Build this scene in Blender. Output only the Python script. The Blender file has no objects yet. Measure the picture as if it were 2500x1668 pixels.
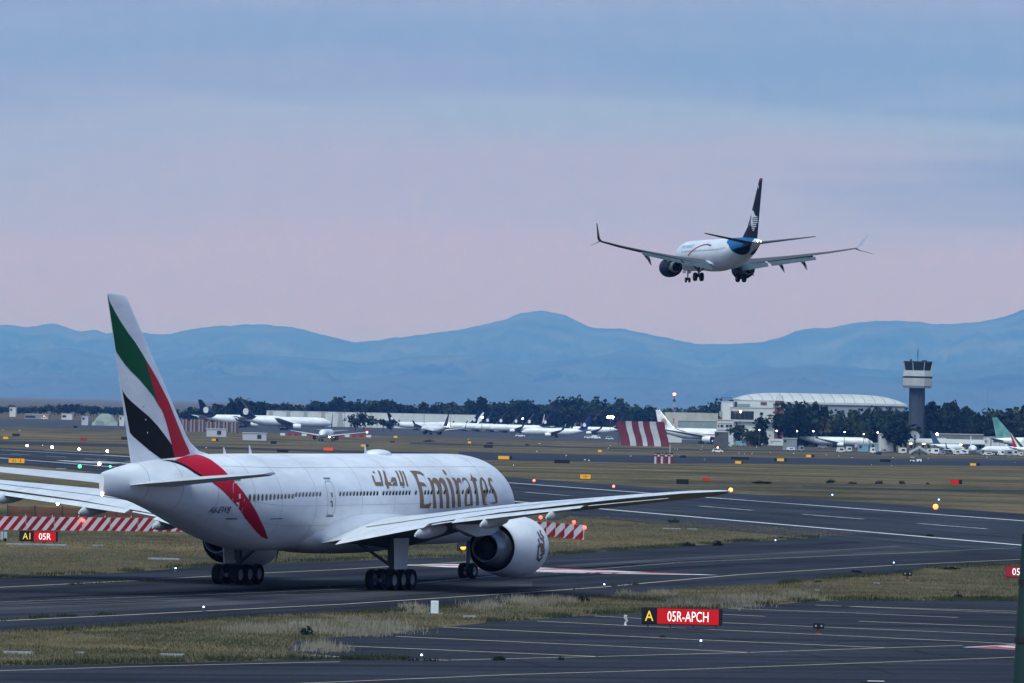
import bpy, bmesh, math, random
import numpy as np
from mathutils import Vector, Matrix
from mathutils.geometry import delaunay_2d_cdt

random.seed(7)
rng = np.random.default_rng(7)
S = bpy.context.scene
C = S.collection

# evening tones (sky colours are given for a background strength of 0.1)
SKY_STOPS = [(0.0, (3.6, 3.7, 5.7)), (0.18, (4.85, 3.95, 5.35)), (0.235, (4.95, 4.05, 5.6)), (0.29, (4.2, 4.15, 6.0)), (0.345, (3.25, 4.35, 6.5)), (0.38, (2.2, 3.35, 6.0)), (0.43, (2.35, 3.5, 6.1)), (0.48, (2.9, 3.8, 6.3)), (0.7, (2.9, 4.7, 8.6)), (1.0, (3.8, 6.6, 12.5))]
NISH_TINT = (0.72, 0.97, 1.42, 1)
SUN_E = 3.5
HAZE_C, HAZE_D = (0.16, 0.425, 1.08), 3.5e-5

# ------------------------------------------------------------------ camera
F, PITCH, ROLL, EYE = 13419.3, 0.01155, 0.0219, 12.15     # focal length in photograph pixels, tilt, roll, eye height
cp, sp, cr, sr = math.cos(PITCH), math.sin(PITCH), math.cos(ROLL), math.sin(ROLL)
R0 = np.array([1, 0, 0.]); U0 = np.array([0, -sp, cp]); FW = np.array([0, cp, sp])
RT = R0 * cr + U0 * sr; UP = -R0 * sr + U0 * cr; EY = np.array([0, 0, EYE])
cam = bpy.data.cameras.new('camera'); cam.sensor_width = 36.0; cam.lens = F * 36.0 / 2500.0
cam.clip_start = 1.0; cam.clip_end = 150000.0
camo = bpy.data.objects.new('camera', cam); C.objects.link(camo)
camo.matrix_world = Matrix(((RT[0], UP[0], -FW[0], 0), (RT[1], UP[1], -FW[1], 0), (RT[2], UP[2], -FW[2], EYE), (0, 0, 0, 1)))
S.camera = camo

# ------------------------------------------------------------------ sky, light, exposure
S.view_settings.view_transform = 'Standard'; S.view_settings.look = 'None'
S.view_settings.gamma = 1.0; S.view_settings.exposure = 0.0; S.view_settings.use_curve_mapping = False
S.render.engine = 'CYCLES'
S.cycles.volume_bounces = 1; S.cycles.max_bounces = 8; S.cycles.diffuse_bounces = 3
S.cycles.use_denoising = True
W = bpy.data.worlds.new('World'); S.world = W; W.use_nodes = True
wn, wl = W.node_tree.nodes, W.node_tree.links
wn.clear()
SUN_EL, SUN_ROT = math.radians(4.0), math.radians(200.0)
def N(t, **k):
    n = wn.new(t)
    for a, b in k.items(): setattr(n, a, b)
    return n
def ramp(nodes, stops, mode='EASE'):
    r = nodes.new('ShaderNodeValToRGB'); e = r.color_ramp.elements; r.color_ramp.interpolation = mode
    while len(e) < len(stops): e.new(0.5)
    for el, (p, c) in zip(e, stops):
        el.position = p; el.color = (*c, 1) if len(c) == 3 else c
    return r
wo = N('ShaderNodeOutputWorld'); bg = N('ShaderNodeBackground'); wl.new(bg.outputs[0], wo.inputs[0])
sky = N('ShaderNodeTexSky', sky_type='NISHITA'); sky.sun_disc = False; sky.sun_elevation = SUN_EL; sky.sun_rotation = SUN_ROT
sky.altitude = 2200; sky.air_density = 1.0; sky.dust_density = 1.5; sky.ozone_density = 3.0
tc = N('ShaderNodeTexCoord'); sx = N('ShaderNodeSeparateXYZ'); wl.new(tc.outputs['Generated'], sx.inputs[0])
# thin dusk cloud: lilac near the horizon, blue grey bands above it, drawn out level
mp = N('ShaderNodeMapping'); mp.inputs['Scale'].default_value = (5.5, 5.5, 62); mp.inputs['Rotation'].default_value = (0, math.radians(-1.6), 0)
wl.new(tc.outputs['Generated'], mp.inputs[0])
nz = N('ShaderNodeTexNoise'); nz.inputs['Scale'].default_value = 1.0; nz.inputs['Detail'].default_value = 3.0; nz.inputs['Roughness'].default_value = .45
wl.new(mp.outputs[0], nz.inputs['Vector'])
# height above the horizon, pushed up and down a little by the cloud noise
ad = N('ShaderNodeMath', operation='MULTIPLY_ADD'); wl.new(nz.outputs[0], ad.inputs[0]); ad.inputs[1].default_value = 0.040; ad.inputs[2].default_value = -0.020
hh = N('ShaderNodeMath', operation='ADD'); wl.new(sx.outputs[2], hh.inputs[0]); wl.new(ad.outputs[0], hh.inputs[1])
rm = N('ShaderNodeMapRange'); wl.new(hh.outputs[0], rm.inputs[0])
rm.inputs['From Min'].default_value = -0.02; rm.inputs['From Max'].default_value = 0.18
rp = ramp(wn, SKY_STOPS, 'EASE'); wl.new(rm.outputs[0], rp.inputs[0])
# drifts of thicker cloud, blue grey, above the clear lilac band
mp2 = N('ShaderNodeMapping'); mp2.inputs['Scale'].default_value = (4.2, 4.2, 58); mp2.inputs['Rotation'].default_value = (0, math.radians(-2.4), 0); mp2.inputs['Location'].default_value = (3.1, 1.7, .4)
wl.new(tc.outputs['Generated'], mp2.inputs[0]); nz2 = N('ShaderNodeTexNoise'); nz2.inputs['Scale'].default_value = .85; nz2.inputs['Detail'].default_value = 3.5; nz2.inputs['Roughness'].default_value = .5; wl.new(mp2.outputs[0], nz2.inputs['Vector'])
m1 = N('ShaderNodeMapRange'); wl.new(nz2.outputs[0], m1.inputs[0]); m1.inputs['From Min'].default_value = .44; m1.inputs['From Max'].default_value = .58; m1.inputs['To Max'].default_value = .95; m1.interpolation_type = 'SMOOTHSTEP'
m2 = N('ShaderNodeMapRange'); wl.new(hh.outputs[0], m2.inputs[0]); m2.inputs['From Min'].default_value = .022; m2.inputs['From Max'].default_value = .05; m2.interpolation_type = 'SMOOTHSTEP'
mm = N('ShaderNodeMath', operation='MULTIPLY'); wl.new(m1.outputs[0], mm.inputs[0]); wl.new(m2.outputs[0], mm.inputs[1])
cl = N('ShaderNodeMix', data_type='RGBA'); wl.new(mm.outputs[0], cl.inputs[0]); wl.new(rp.outputs[0], cl.inputs[6]); cl.inputs[7].default_value = (1.95, 2.75, 5.2, 1)
# faint warm veils
nz3 = N('ShaderNodeTexNoise'); nz3.inputs['Scale'].default_value = .9; nz3.inputs['Detail'].default_value = 4.0; mp3 = N('ShaderNodeMapping'); mp3.inputs['Scale'].default_value = (3.4, 3.4, 40); mp3.inputs['Location'].default_value = (7.7, 2.2, 5.); wl.new(tc.outputs['Generated'], mp3.inputs[0]); wl.new(mp3.outputs[0], nz3.inputs['Vector'])
m3 = N('ShaderNodeMapRange'); wl.new(nz3.outputs[0], m3.inputs[0]); m3.inputs['From Min'].default_value = .45; m3.inputs['From Max'].default_value = .7; m3.inputs['To Max'].default_value = .6; m3.interpolation_type = 'SMOOTHSTEP'
c2 = N('ShaderNodeMix', data_type='RGBA'); wl.new(m3.outputs[0], c2.inputs[0]); wl.new(cl.outputs[2], c2.inputs[6]); c2.inputs[7].default_value = (3.9, 4.2, 6.6, 1)
nt = N('ShaderNodeMix', data_type='RGBA', blend_type='MULTIPLY'); nt.inputs[0].default_value = 1.0
wl.new(sky.outputs[0], nt.inputs[6]); nt.inputs[7].default_value = NISH_TINT
# the cloud veil thins out towards the zenith, where the clear sky shows through
rv = N('ShaderNodeMapRange'); wl.new(sx.outputs[2], rv.inputs[0])
rv.inputs['From Min'].default_value = 0.1; rv.inputs['From Max'].default_value = 0.75; rv.inputs['To Min'].default_value = 1.0; rv.inputs['To Max'].default_value = 0.25
rv.interpolation_type = 'SMOOTHSTEP'
mx = N('ShaderNodeMix', data_type='RGBA'); wl.new(rv.outputs[0], mx.inputs[0]); wl.new(nt.outputs[2], mx.inputs[6]); # fine mottling of the high haze
nz4 = N('ShaderNodeTexNoise'); nz4.inputs['Scale'].default_value = 240.; nz4.inputs['Detail'].default_value = 5.0; nz4.inputs['Roughness'].default_value = .75; wl.new(tc.outputs['Generated'], nz4.inputs['Vector'])
r4 = ramp(wn, [(.3, (.94, .96, .97)), (.7, (1.06, 1.04, 1.03))], 'LINEAR'); wl.new(nz4.outputs[0], r4.inputs[0])
c3 = N('ShaderNodeMix', data_type='RGBA', blend_type='MULTIPLY'); c3.inputs[0].default_value = 1.0; wl.new(c2.outputs[2], c3.inputs[6]); wl.new(r4.outputs[0], c3.inputs[7])
wl.new(c3.outputs[2], mx.inputs[7])
wl.new(mx.outputs[2], bg.inputs[0]); bg.inputs[1].default_value = 0.1

sun = bpy.data.lights.new('sun', 'SUN'); sun.energy = SUN_E; sun.angle = math.radians(42); sun.color = (0.86, 0.98, 1.0)
suno = bpy.data.objects.new('sun', sun); C.objects.link(suno)
suno.rotation_euler = (math.radians(33), 0, math.radians(-20))   # the soft glow left in the sky behind the viewer

# ------------------------------------------------------------------ geometry of the place
def tz(y):                                    # the far half of the field lies a few metres lower
    t = min(1.0, max(0.0, (y - 900) / 1400.0)); return -5.6 * t * t * (3 - 2 * t)
def proj(w):
    w = np.asarray(w, float) - EY; d = w @ FW
    return 1250 + F * (w @ RT) / d, 834 - F * (w @ UP) / d
def ray(px, py): return FW + RT * (px - 1250) / F - UP * (py - 834) / F
def gp(px, py):                               # the point of the ground seen at a point of the photograph
    d = ray(px, py); lo, hi = 100.0, 30000.0
    f = lambda t: EYE + d[2] * t - tz(d[1] * t)
    ts = np.geomspace(100, 20000, 400)
    for a, b in zip(ts[:-1], ts[1:]):
        if f(b) < 0: lo, hi = a, b; break
    for _ in range(40):
        m = (lo + hi) / 2
        if f(m) > 0: lo = m
        else: hi = m
    p = EY + d * lo; p[2] = tz(p[1]); return p
def hz(px): return 834 + F * math.tan(PITCH) + (px - 1250) * math.tan(ROLL)
def at(px, D, z=None):                        # a point at depth D under a column of the photograph
    z = tz(D) if z is None else z; x = (px - 1250) / F * D
    for _ in range(4):
        u, v = proj((x, D, z)); x += (px - u) / F * D
    return np.array([x, D, z])
def zat(px, py, D):                           # height above the datum at depth D
    x, z = (px - 1250) / F * D, 0.0
    for _ in range(6):
        u, v = proj((x, D, z)); x += (px - u) / F * D; z += (v - py) / F * D
    return z

# ------------------------------------------------------------------ materials
MATS = {}
def mat(name, col, rough=.6, metal=0., emit=None, es=0., var=0., vscale=.3, spec=.28, col2=None, stretch=None, alpha=1., coat=0., detail=5.):
    if name in MATS: return MATS[name]
    m = bpy.data.materials.new(name); m.use_nodes = True; MATS[name] = m
    n, l = m.node_tree.nodes, m.node_tree.links; b = n['Principled BSDF']
    b.inputs['Base Color'].default_value = (*col, 1); b.inputs['Roughness'].default_value = rough
    b.inputs['Metallic'].default_value = metal; b.inputs['Specular IOR Level'].default_value = spec
    b.inputs['Alpha'].default_value = alpha
    if coat: b.inputs['Coat Weight'].default_value = coat
    if emit: b.inputs['Emission Color'].default_value = (*emit, 1); b.inputs['Emission Strength'].default_value = es
    if var:
        t = n.new('ShaderNodeTexCoord'); mpn = n.new('ShaderNodeMapping'); l.new(t.outputs['Object'], mpn.inputs[0])
        if stretch: mpn.inputs['Scale'].default_value = stretch[:3]; mpn.inputs['Rotation'].default_value = (0, 0, stretch[3] if len(stretch) > 3 else 0)
        z = n.new('ShaderNodeTexNoise'); z.inputs['Scale'].default_value = vscale; z.inputs['Detail'].default_value = detail; z.inputs['Roughness'].default_value = .6
        l.new(mpn.outputs[0], z.inputs['Vector'])
        c2 = col2 or tuple(c * (1 - var) for c in col)
        c1 = col if col2 else tuple(min(1, c * (1 + var * .5)) for c in col)
        r = ramp(n, [(.32, c2), (.68, c1)], 'LINEAR'); l.new(z.outputs[0], r.inputs[0]); l.new(r.outputs[0], b.inputs['Base Color'])
        if 'foliage' in name:                    # no two trees quite alike in tone
            oi = n.new('ShaderNodeObjectInfo'); rr = ramp(n, [(0., (.55, .7, .8)), (.45, (1., 1., 1.)), (.8, (1.5, 1.45, 1.0)), (1., (1.9, 1.35, 1.1))], 'LINEAR'); l.new(oi.outputs['Random'], rr.inputs[0])
            x = n.new('ShaderNodeMix'); x.data_type = 'RGBA'; x.blend_type = 'MULTIPLY'; x.inputs[0].default_value = 1; l.new(r.outputs[0], x.inputs[6]); l.new(rr.outputs[0], x.inputs[7]); l.new(x.outputs[2], b.inputs['Base Color'])
    return m

# ------------------------------------------------------------------ mesh helpers
class MB:
    def __init__(s): s.v, s.f, s.m = [], [], []
    def add(s, vs, fs, mi=0):
        o = len(s.v); s.v += [tuple(map(float, p)) for p in vs]; s.f += [tuple(i + o for i in f) for f in fs]; s.m += [mi] * len(fs); return s
    def box(s, c, d, mi=0, rz=0., top=(1, 1)):
        x, y, z = d[0] / 2, d[1] / 2, d[2] / 2; a, b = math.cos(rz), math.sin(rz); vs = []
        for k, zz in ((0, -z), (1, z)):
            tx, ty = (top if k else (1, 1))
            for px, py in ((-x, -y), (x, -y), (x, y), (-x, y)):
                px, py = px * tx, py * ty
                vs.append((c[0] + px * a - py * b, c[1] + px * b + py * a, c[2] + zz))
        return s.add(vs, [(3, 2, 1, 0), (4, 5, 6, 7), (0, 1, 5, 4), (1, 2, 6, 5), (2, 3, 7, 6), (3, 0, 4, 7)], mi)
    def loft(s, rings, mi=0, cap=(True, True), closed=True):
        n = len(rings[0]); vs = [p for r in rings for p in r]; fs = []
        for i in range(len(rings) - 1):
            for j in range(n if closed else n - 1):
                k = (j + 1) % n; fs.append((i * n + j, i * n + k, (i + 1) * n + k, (i + 1) * n + j))
        if cap[0]: fs.append(tuple(range(n - 1, -1, -1)))
        if cap[1]: fs.append(tuple((len(rings) - 1) * n + j for j in range(n)))
        return s.add(vs, fs, mi)
    def tube(s, pts, r, n=8, mi=0):
        pts = [np.array(p, float) for p in pts]; rr = r if isinstance(r, (list, tuple)) else [r] * len(pts); rings = []
        for i, p in enumerate(pts):
            d = pts[min(i + 1, len(pts) - 1)] - pts[max(i - 1, 0)]; d /= np.linalg.norm(d)
            a = np.cross(d, (0, 0, 1) if abs(d[2]) < .9 else (1, 0, 0)); a /= np.linalg.norm(a); b = np.cross(a, d)
            rings.append([p + rr[i] * (a * math.cos(2 * math.pi * k / n) + b * math.sin(2 * math.pi * k / n)) for k in range(n)])
        return s.loft(rings, mi)
    def lathe(s, prof, c=(0, 0, 0), axis=0, n=24, mi=0, cap=(False, False), sy=1.):
        rings = []
        for a, r in prof:
            ring = []
            for k in range(n):
                u, w = r * math.cos(2 * math.pi * k / n), r * math.sin(2 * math.pi * k / n)
                p = [(a, u, w), (u, a, w), (u, w, a)][axis]; ring.append((c[0] + p[0], c[1] + p[1] * (sy if axis == 0 else 1), c[2] + p[2]))
            rings.append(ring)
        return s.loft(rings, mi, cap)
    def sphere(s, c, r, mi=0, n=10, m=6, sc=(1, 1, 1)):
        vs, fs = [], []
        for i in range(m + 1):
            t = math.pi * i / m
            for k in range(n):
                p = 2 * math.pi * k / n; vs.append((c[0] + r * sc[0] * math.sin(t) * math.cos(p), c[1] + r * sc[1] * math.sin(t) * math.sin(p), c[2] + r * sc[2] * math.cos(t)))
        for i in range(m):
            for k in range(n): fs.append((i * n + k, (i + 1) * n + k, (i + 1) * n + (k + 1) % n, i * n + (k + 1) % n))
        return s.add(vs, fs, mi)
    def mesh(s, name, mats, smooth=None):
        me = bpy.data.meshes.new(name); me.from_pydata(s.v, [], s.f)
        for m in (mats if isinstance(mats, (list, tuple)) else [mats]): me.materials.append(m)
        if any(s.m): me.polygons.foreach_set('material_index', s.m)
        if smooth is not None:
            me.polygons.foreach_set('use_smooth', [True] * len(s.f))
            me.set_sharp_from_angle(angle=math.radians(smooth))
        me.update(); return me
    def obj(s, name, mats, parent=None, smooth=None, loc=None): return link(name, s.mesh(name, mats, smooth), parent, loc)
def link(name, me, parent=None, loc=None):
    o = bpy.data.objects.new(name, me); C.objects.link(o)
    if parent: o.parent = parent
    if loc is not None: o.location = loc
    return o
def tag(o, label, cat, group=None, kind=None):
    if label: o['label'] = label
    if cat: o['category'] = cat
    if group: o['group'] = group
    if kind: o['kind'] = kind
    return o
def thing(name, loc, label, cat, group=None, rz=0.):
    o = bpy.data.objects.new(name, None); C.objects.link(o); o.location = loc; o.rotation_euler = (0, 0, rz); o.empty_display_size = .5
    return tag(o, label, cat, group)
def struct(o): o['kind'] = 'structure'; return o
def stuff(o): o['kind'] = 'stuff'; return o
def copy_tree(o, parent=None):
    c = o.copy(); C.objects.link(c)
    if parent: c.parent = parent
    for ch in o.children: copy_tree(ch, c)
    return c
def inpoly(P, poly):
    P = np.asarray(P); x, y = P[:, 0], P[:, 1]; r = np.zeros(len(P), bool); q = np.asarray(poly)
    for i in range(len(q)):
        (x1, y1), (x2, y2) = q[i - 1], q[i]
        if y1 == y2: continue
        r ^= ((y1 > y) != (y2 > y)) & (x < (x2 - x1) * (y - y1) / (y2 - y1) + x1)
    return r
def cdt(loops, step):
    """triangles filling the loops (holes by even-odd), with inner points about STEP apart so the sheet can bend"""
    vs, es = [], []; P = []
    for lp in loops:
        o = len(vs); pts = []
        for i in range(len(lp)):
            a, b = np.array(lp[i], float), np.array(lp[(i + 1) % len(lp)], float)
            n = max(1, int(np.linalg.norm(b - a) / step)); pts += [a + (b - a) * k / n for k in range(n)]
        vs += pts; es += [(o + i, o + (i + 1) % len(pts)) for i in range(len(pts))]
    A = np.array(vs); lo, hi = A.min(0), A.max(0)
    g = [(x, y) for x in np.arange(lo[0] + step / 2, hi[0], step) for y in np.arange(lo[1] + step / 2, hi[1], step)]
    if g:
        g = np.array(g); m = np.zeros(len(g), bool)
        for lp in loops: m ^= inpoly(g, lp)
        vs += [tuple(p) for p in g[m]]
    r = delaunay_2d_cdt([Vector((float(p[0]), float(p[1]))) for p in vs], es, [], 0, 1e-4)
    V = np.array([(p.x, p.y) for p in r[0]]); T = [t for t in r[2]]
    if not T: return V, []
    cen = np.array([V[list(t)].mean(0) for t in T]); m = np.zeros(len(T), bool)
    for lp in loops: m ^= inpoly(cen, lp)
    return V, [tuple(t) for t, k in zip(T, m) if k]
def text_mesh(txt, size=1.0):
    """outline of a word as flat triangles, left-aligned at 0, baseline 0"""
    cu = bpy.data.curves.new('word', 'FONT'); cu.body = txt; cu.size = size; cu.resolution_u = 3
    o = bpy.data.objects.new('word', cu); C.objects.link(o)
    me = bpy.data.meshes.new_from_object(o.evaluated_get(bpy.context.evaluated_depsgraph_get()))
    V = np.array([v.co[:2] for v in me.vertices]); T = [tuple(p.vertices) for p in me.polygons]
    bpy.data.objects.remove(o); bpy.data.curves.remove(cu); bpy.data.meshes.remove(me)
    if len(V): V -= V.min(0)
    return V, T
# ================================================================== THE GROUND
def grass_mat():
    m = bpy.data.materials.new('grass_soil'); m.use_nodes = True; n, l = m.node_tree.nodes, m.node_tree.links; b = n['Principled BSDF']
    b.inputs['Roughness'].default_value = .95; b.inputs['Specular IOR Level'].default_value = .05
    g = n.new('ShaderNodeNewGeometry')
    def noise(sc, det, rough=.6, st=(1, 1, 1)):
        mpn = n.new('ShaderNodeMapping'); mpn.inputs['Scale'].default_value = st; l.new(g.outputs['Position'], mpn.inputs[0])
        z = n.new('ShaderNodeTexNoise'); z.inputs['Scale'].default_value = sc; z.inputs['Detail'].default_value = det; z.inputs['Roughness'].default_value = rough
        l.new(mpn.outputs[0], z.inputs['Vector']); return z
    a = noise(.035, 5, .62, (1, .55, 1)); c = noise(.55, 4, .65); d = noise(5., 3, .7)
    r1 = ramp(n, [(.28, (.048, .055, .032)), (.42, (.105, .09, .05)), (.58, (.165, .128, .075)), (.72, (.195, .155, .10)), (.86, (.17, .135, .105))], 'LINEAR'); l.new(a.outputs[0], r1.inputs[0])
    r2 = ramp(n, [(.3, (.45, .5, .45)), (.5, (.95, .95, .92)), (.72, (1.35, 1.3, 1.2))], 'LINEAR'); l.new(c.outputs[0], r2.inputs[0])
    r3 = ramp(n, [(.3, (.6, .62, .6)), (.7, (1.25, 1.22, 1.2))], 'LINEAR'); l.new(d.outputs[0], r3.inputs[0])
    x1 = n.new('ShaderNodeMix'); x1.data_type = 'RGBA'; x1.blend_type = 'MULTIPLY'; x1.inputs[0].default_value = 1; l.new(r1.outputs[0], x1.inputs[6]); l.new(r2.outputs[0], x1.inputs[7])
    x2 = n.new('ShaderNodeMix'); x2.data_type = 'RGBA'; x2.blend_type = 'MULTIPLY'; x2.inputs[0].default_value = 1; l.new(x1.outputs[2], x2.inputs[6]); l.new(r3.outputs[0], x2.inputs[7])
    e = noise(1.0, 3, .6, (.006, .035, 1)); r4 = ramp(n, [(.36, (.5, .56, .55)), (.5, (.95, .95, .95)), (.64, (1.35, 1.25, 1.12))], 'LINEAR'); l.new(e.outputs[0], r4.inputs[0])
    x3 = n.new('ShaderNodeMix'); x3.data_type = 'RGBA'; x3.blend_type = 'MULTIPLY'; x3.inputs[0].default_value = 1; l.new(x2.outputs[2], x3.inputs[6]); l.new(r4.outputs[0], x3.inputs[7])
    l.new(x3.outputs[2], b.inputs['Base Color'])
    return m
def asphalt_mat(name, col, ang, lo=.7, hi=1.25):
    """worn asphalt: fine grain, broad patches and long streaks of tyre rubber drawn out along the way it is driven"""
    m = bpy.data.materials.new(name); m.use_nodes = True; n, l = m.node_tree.nodes, m.node_tree.links; b = n['Principled BSDF']
    b.inputs['Roughness'].default_value = .85; b.inputs['Specular IOR Level'].default_value = .05
    g = n.new('ShaderNodeNewGeometry')
    def noise(sc, det, st, rot=0.):
        mr = n.new('ShaderNodeVectorRotate'); mr.rotation_type = 'Z_AXIS'; mr.inputs['Angle'].default_value = -rot; l.new(g.outputs['Position'], mr.inputs[0])
        mpn = n.new('ShaderNodeMapping'); mpn.inputs['Scale'].default_value = st; l.new(mr.outputs[0], mpn.inputs[0])
        z = n.new('ShaderNodeTexNoise'); z.inputs['Scale'].default_value = sc; z.inputs['Detail'].default_value = det; z.inputs['Roughness'].default_value = .6
        l.new(mpn.outputs[0], z.inputs['Vector']); return z
    s = noise(1.0, 4, (.012, .33, 1), ang); p = noise(.05, 4, (1, 1, 1)); f = noise(3.0, 3, (1, 1, 1))
    out = None
    for z, a, c in ((s, .5, 1.5), (p, .72, 1.25), (f, .8, 1.22)):
        r = ramp(n, [(.32, (a, a, a)), (.68, (c, c, c))], 'LINEAR'); l.new(z.outputs[0], r.inputs[0])
        x = n.new('ShaderNodeMix'); x.data_type = 'RGBA'; x.blend_type = 'MULTIPLY'; x.inputs[0].default_value = 1
        if out is None: x.inputs[6].default_value = (*col, 1)
        else: l.new(out, x.inputs[6])
        l.new(r.outputs[0], x.inputs[7]); out = x.outputs[2]
    l.new(out, b.inputs['Base Color']); return m
def paint_mat(name, col, gone=.42, scale=1.3):
    """road paint worn through to the asphalt in places"""
    m = bpy.data.materials.new(name); m.use_nodes = True; n, l = m.node_tree.nodes, m.node_tree.links; b = n['Principled BSDF']
    b.inputs['Roughness'].default_value = .8; b.inputs['Specular IOR Level'].default_value = .15
    g = n.new('ShaderNodeNewGeometry'); z = n.new('ShaderNodeTexNoise'); z.inputs['Scale'].default_value = scale; z.inputs['Detail'].default_value = 6; z.inputs['Roughness'].default_value = .7
    l.new(g.outputs['Position'], z.inputs['Vector'])
    r = ramp(n, [(gone - .06, tuple(c * .45 + .02 for c in col)), (gone + .08, col)], 'LINEAR'); l.new(z.outputs[0], r.inputs[0]); l.new(r.outputs[0], b.inputs['Base Color']); return m

NTH = 'first second third fourth fifth sixth seventh eighth ninth tenth eleventh twelfth thirteenth fourteenth fifteenth'.split()
SEEN = {}
def beside(px, marks, what):
    """a label that counts like things to the right of the nearest thing one can find"""
    m = [q for q in marks if q[0] <= px] or [marks[0]]; key = (what, m[-1][1]); SEEN[key] = SEEN.get(key, 0) + 1
    return '%s, %s right of %s' % (what, NTH[min(14, SEEN[key] - 1)], m[-1][1])
ys = sorted(set(list(np.arange(-400, 240, 80.)) + list(np.arange(240, 900, 30.)) + list(np.arange(900, 2320, 10.)) + [2400, 2700, 3200, 4000, 6000, 9000, 14000, 20000, 30000, 45000, 67000]))
xs = [-1.0, -.35, -.15, -.05, .05, .15, .35, 1.0]
gb = MB(); gv = [(x * (900 + .28 * max(0, y)), y, tz(y)) for y in ys for x in xs]; k = len(xs)
gb.add(gv, [(i * k + j, i * k + j + 1, (i + 1) * k + j + 1, (i + 1) * k + j) for i in range(len(ys) - 1) for j in range(k - 1)])
ground = struct(gb.obj('ground', grass_mat()))

def sheet(name, poly, off, m, step=None, world=False):
    P = [np.array(p) if world else gp(*p)[:2] for p in poly]
    far = max(p[1] for p in P) > 880
    V, T = cdt([P], step or (25. if far else 400.))
    b = MB(); b.add([(x, y, tz(y) + off) for x, y in V], T); o = b.obj(name, m)
    return struct(o)
def ribbon(b, pts, w, off, world=False, mi=0):
    P = [np.array(p) if world else gp(*p)[:2] for p in pts]; Q = []
    for a, c in zip(P[:-1], P[1:]):
        n = max(1, int(np.linalg.norm(c - a) / 25.)); Q += [a + (c - a) * i / n for i in range(n)]
    Q.append(P[-1]); vs = []
    for i, q in enumerate(Q):
        d = Q[min(i + 1, len(Q) - 1)] - Q[max(i - 1, 0)]; d /= np.linalg.norm(d); nn = np.array([-d[1], d[0]]) * w / 2
        for e in (-1, 1): vs.append((q[0] + e * nn[0], q[1] + e * nn[1], tz(q[1]) + off))
    b.add(vs, [(2 * i, 2 * i + 2, 2 * i + 3, 2 * i + 1) for i in range(len(Q) - 1)], mi)

# taxiway under the big airliner, the pad in front of it and the road at the bottom
tA = gp(0, 1517)[:2]; tB = gp(1670, 1416)[:2]; angA = math.atan2(tB[1] - tA[1], tB[0] - tA[0])
asph_a = asphalt_mat('asphalt_taxiway', (.026, .028, .036), angA)
asph_p = asphalt_mat('asphalt_pad', (.028, .031, .040), 0.3)
asph_r = asphalt_mat('asphalt_runway', (.034, .038, .049), math.atan2(1, -.272))
asph_l = asphalt_mat('asphalt_resurfaced', (.060, .061, .070), angA)
TAXI_FAR = [(-900, 1480), (-90, 1419), (0, 1412), (250, 1402), (400, 1391), (500, 1384), (700, 1375), (1000, 1364), (1350, 1356), (1585, 1340), (1800, 1325), (2000, 1313), (2172, 1299)]
TAXI_NEAR = [(2590, 1372), (2482, 1377), (2339, 1383), (2268, 1387), (2196, 1400), (2089, 1407), (1982, 1417), (1860, 1428), (1670, 1438), (1437, 1457), (1252, 1469), (1044, 1484), (840, 1498), (643, 1505), (429, 1519), (214, 1533), (0, 1544), (-90, 1549), (-900, 1598)]
sheet('taxiway', TAXI_FAR + [(2250, 1304), (2590, 1338)] + TAXI_NEAR, .012, asph_a)
sheet('taxiway_overlay', [(-80, 1474), (300, 1466), (840, 1446), (1300, 1420), (1300, 1432), (840, 1466), (300, 1490), (-80, 1504)], .018, asph_l)
sheet('taxiway_overlay', [(1350, 1382), (1660, 1362), (2000, 1345), (2300, 1325), (2520, 1322), (2520, 1345), (2140, 1354), (1660, 1374), (1400, 1388)], .018, asph_l)
PAD_TOP = [(697, 1594), (722, 1566), (840, 1556), (1002, 1541), (1187, 1521), (1438, 1503), (1566, 1498), (1660, 1491), (1803, 1483), (1946, 1472), (2017, 1467), (2482, 1467), (2590, 1468), (3600, 1478)]
sheet('holding_pad', PAD_TOP + [(3600, 1760), (-900, 1760), (-900, 1652), (-90, 1630), (0, 1627), (250, 1623), (500, 1617), (700, 1612)], .012, asph_p)
# runway: centre line through (25.2, 683), leaning left as it goes away
RD = np.array([-.272, 1.0]); RD /= np.linalg.norm(RD); RN = np.array([RD[1], -RD[0]]); RC = np.array([25.2, 683.])
def rw(a, c): return RC + RD * a + RN * c          # A metres along, C metres to the right
sheet('runway', [rw(-560, 24), rw(-560, -37), rw(900, -37), rw(900, 38), rw(-10, 38), rw(-70, 26), rw(-120, 24)], .02, asph_r, step=25., world=True)
white = paint_mat('white_road_paint', (.72, .72, .72), .36); yellow = paint_mat('yellow_road_paint', (.62, .53, .36), .36); palepaint = paint_mat('faded_road_paint', (.36, .34, .30), .45)
redpaint = paint_mat('red_road_paint', (.42, .09, .09), .42, .8)
b = MB()
for c in (21.3, -21.3): ribbon(b, [rw(-560, c), rw(900, c)], .9, .034, True)
bd = MB()
for i in range(-8, 14):
    a0 = -6 + 41. * i; ribbon(bd, [rw(a0 - 11, 0), rw(a0 + 11, 0)], .7, .034, True)
for c in (-14, -10.5, -7, 7, 10.5, 14):            # threshold bars far along on the left
    ribbon(b, [rw(330, c), rw(366, c)], 1.7, .034, True)
b2 = b.obj('runway_markings', white); struct(b2); struct(bd.obj('runway_centre_stripes', paint_mat('worn_white_road_paint', (.55, .55, .56), .47, .35)))
b = MB()
for x0, y0, x1, y1 in ((107, 1099, 247, 1105), (121, 1128, 257, 1132), (0, 1110, 52, 1112), (-20, 1117, 22, 1119), (255, 1111, 330, 1116)): ribbon(b, [(x0, y0), (x1, y1)], .9, .04)
struct(b.obj('runway_edge_marking', white))
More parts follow.
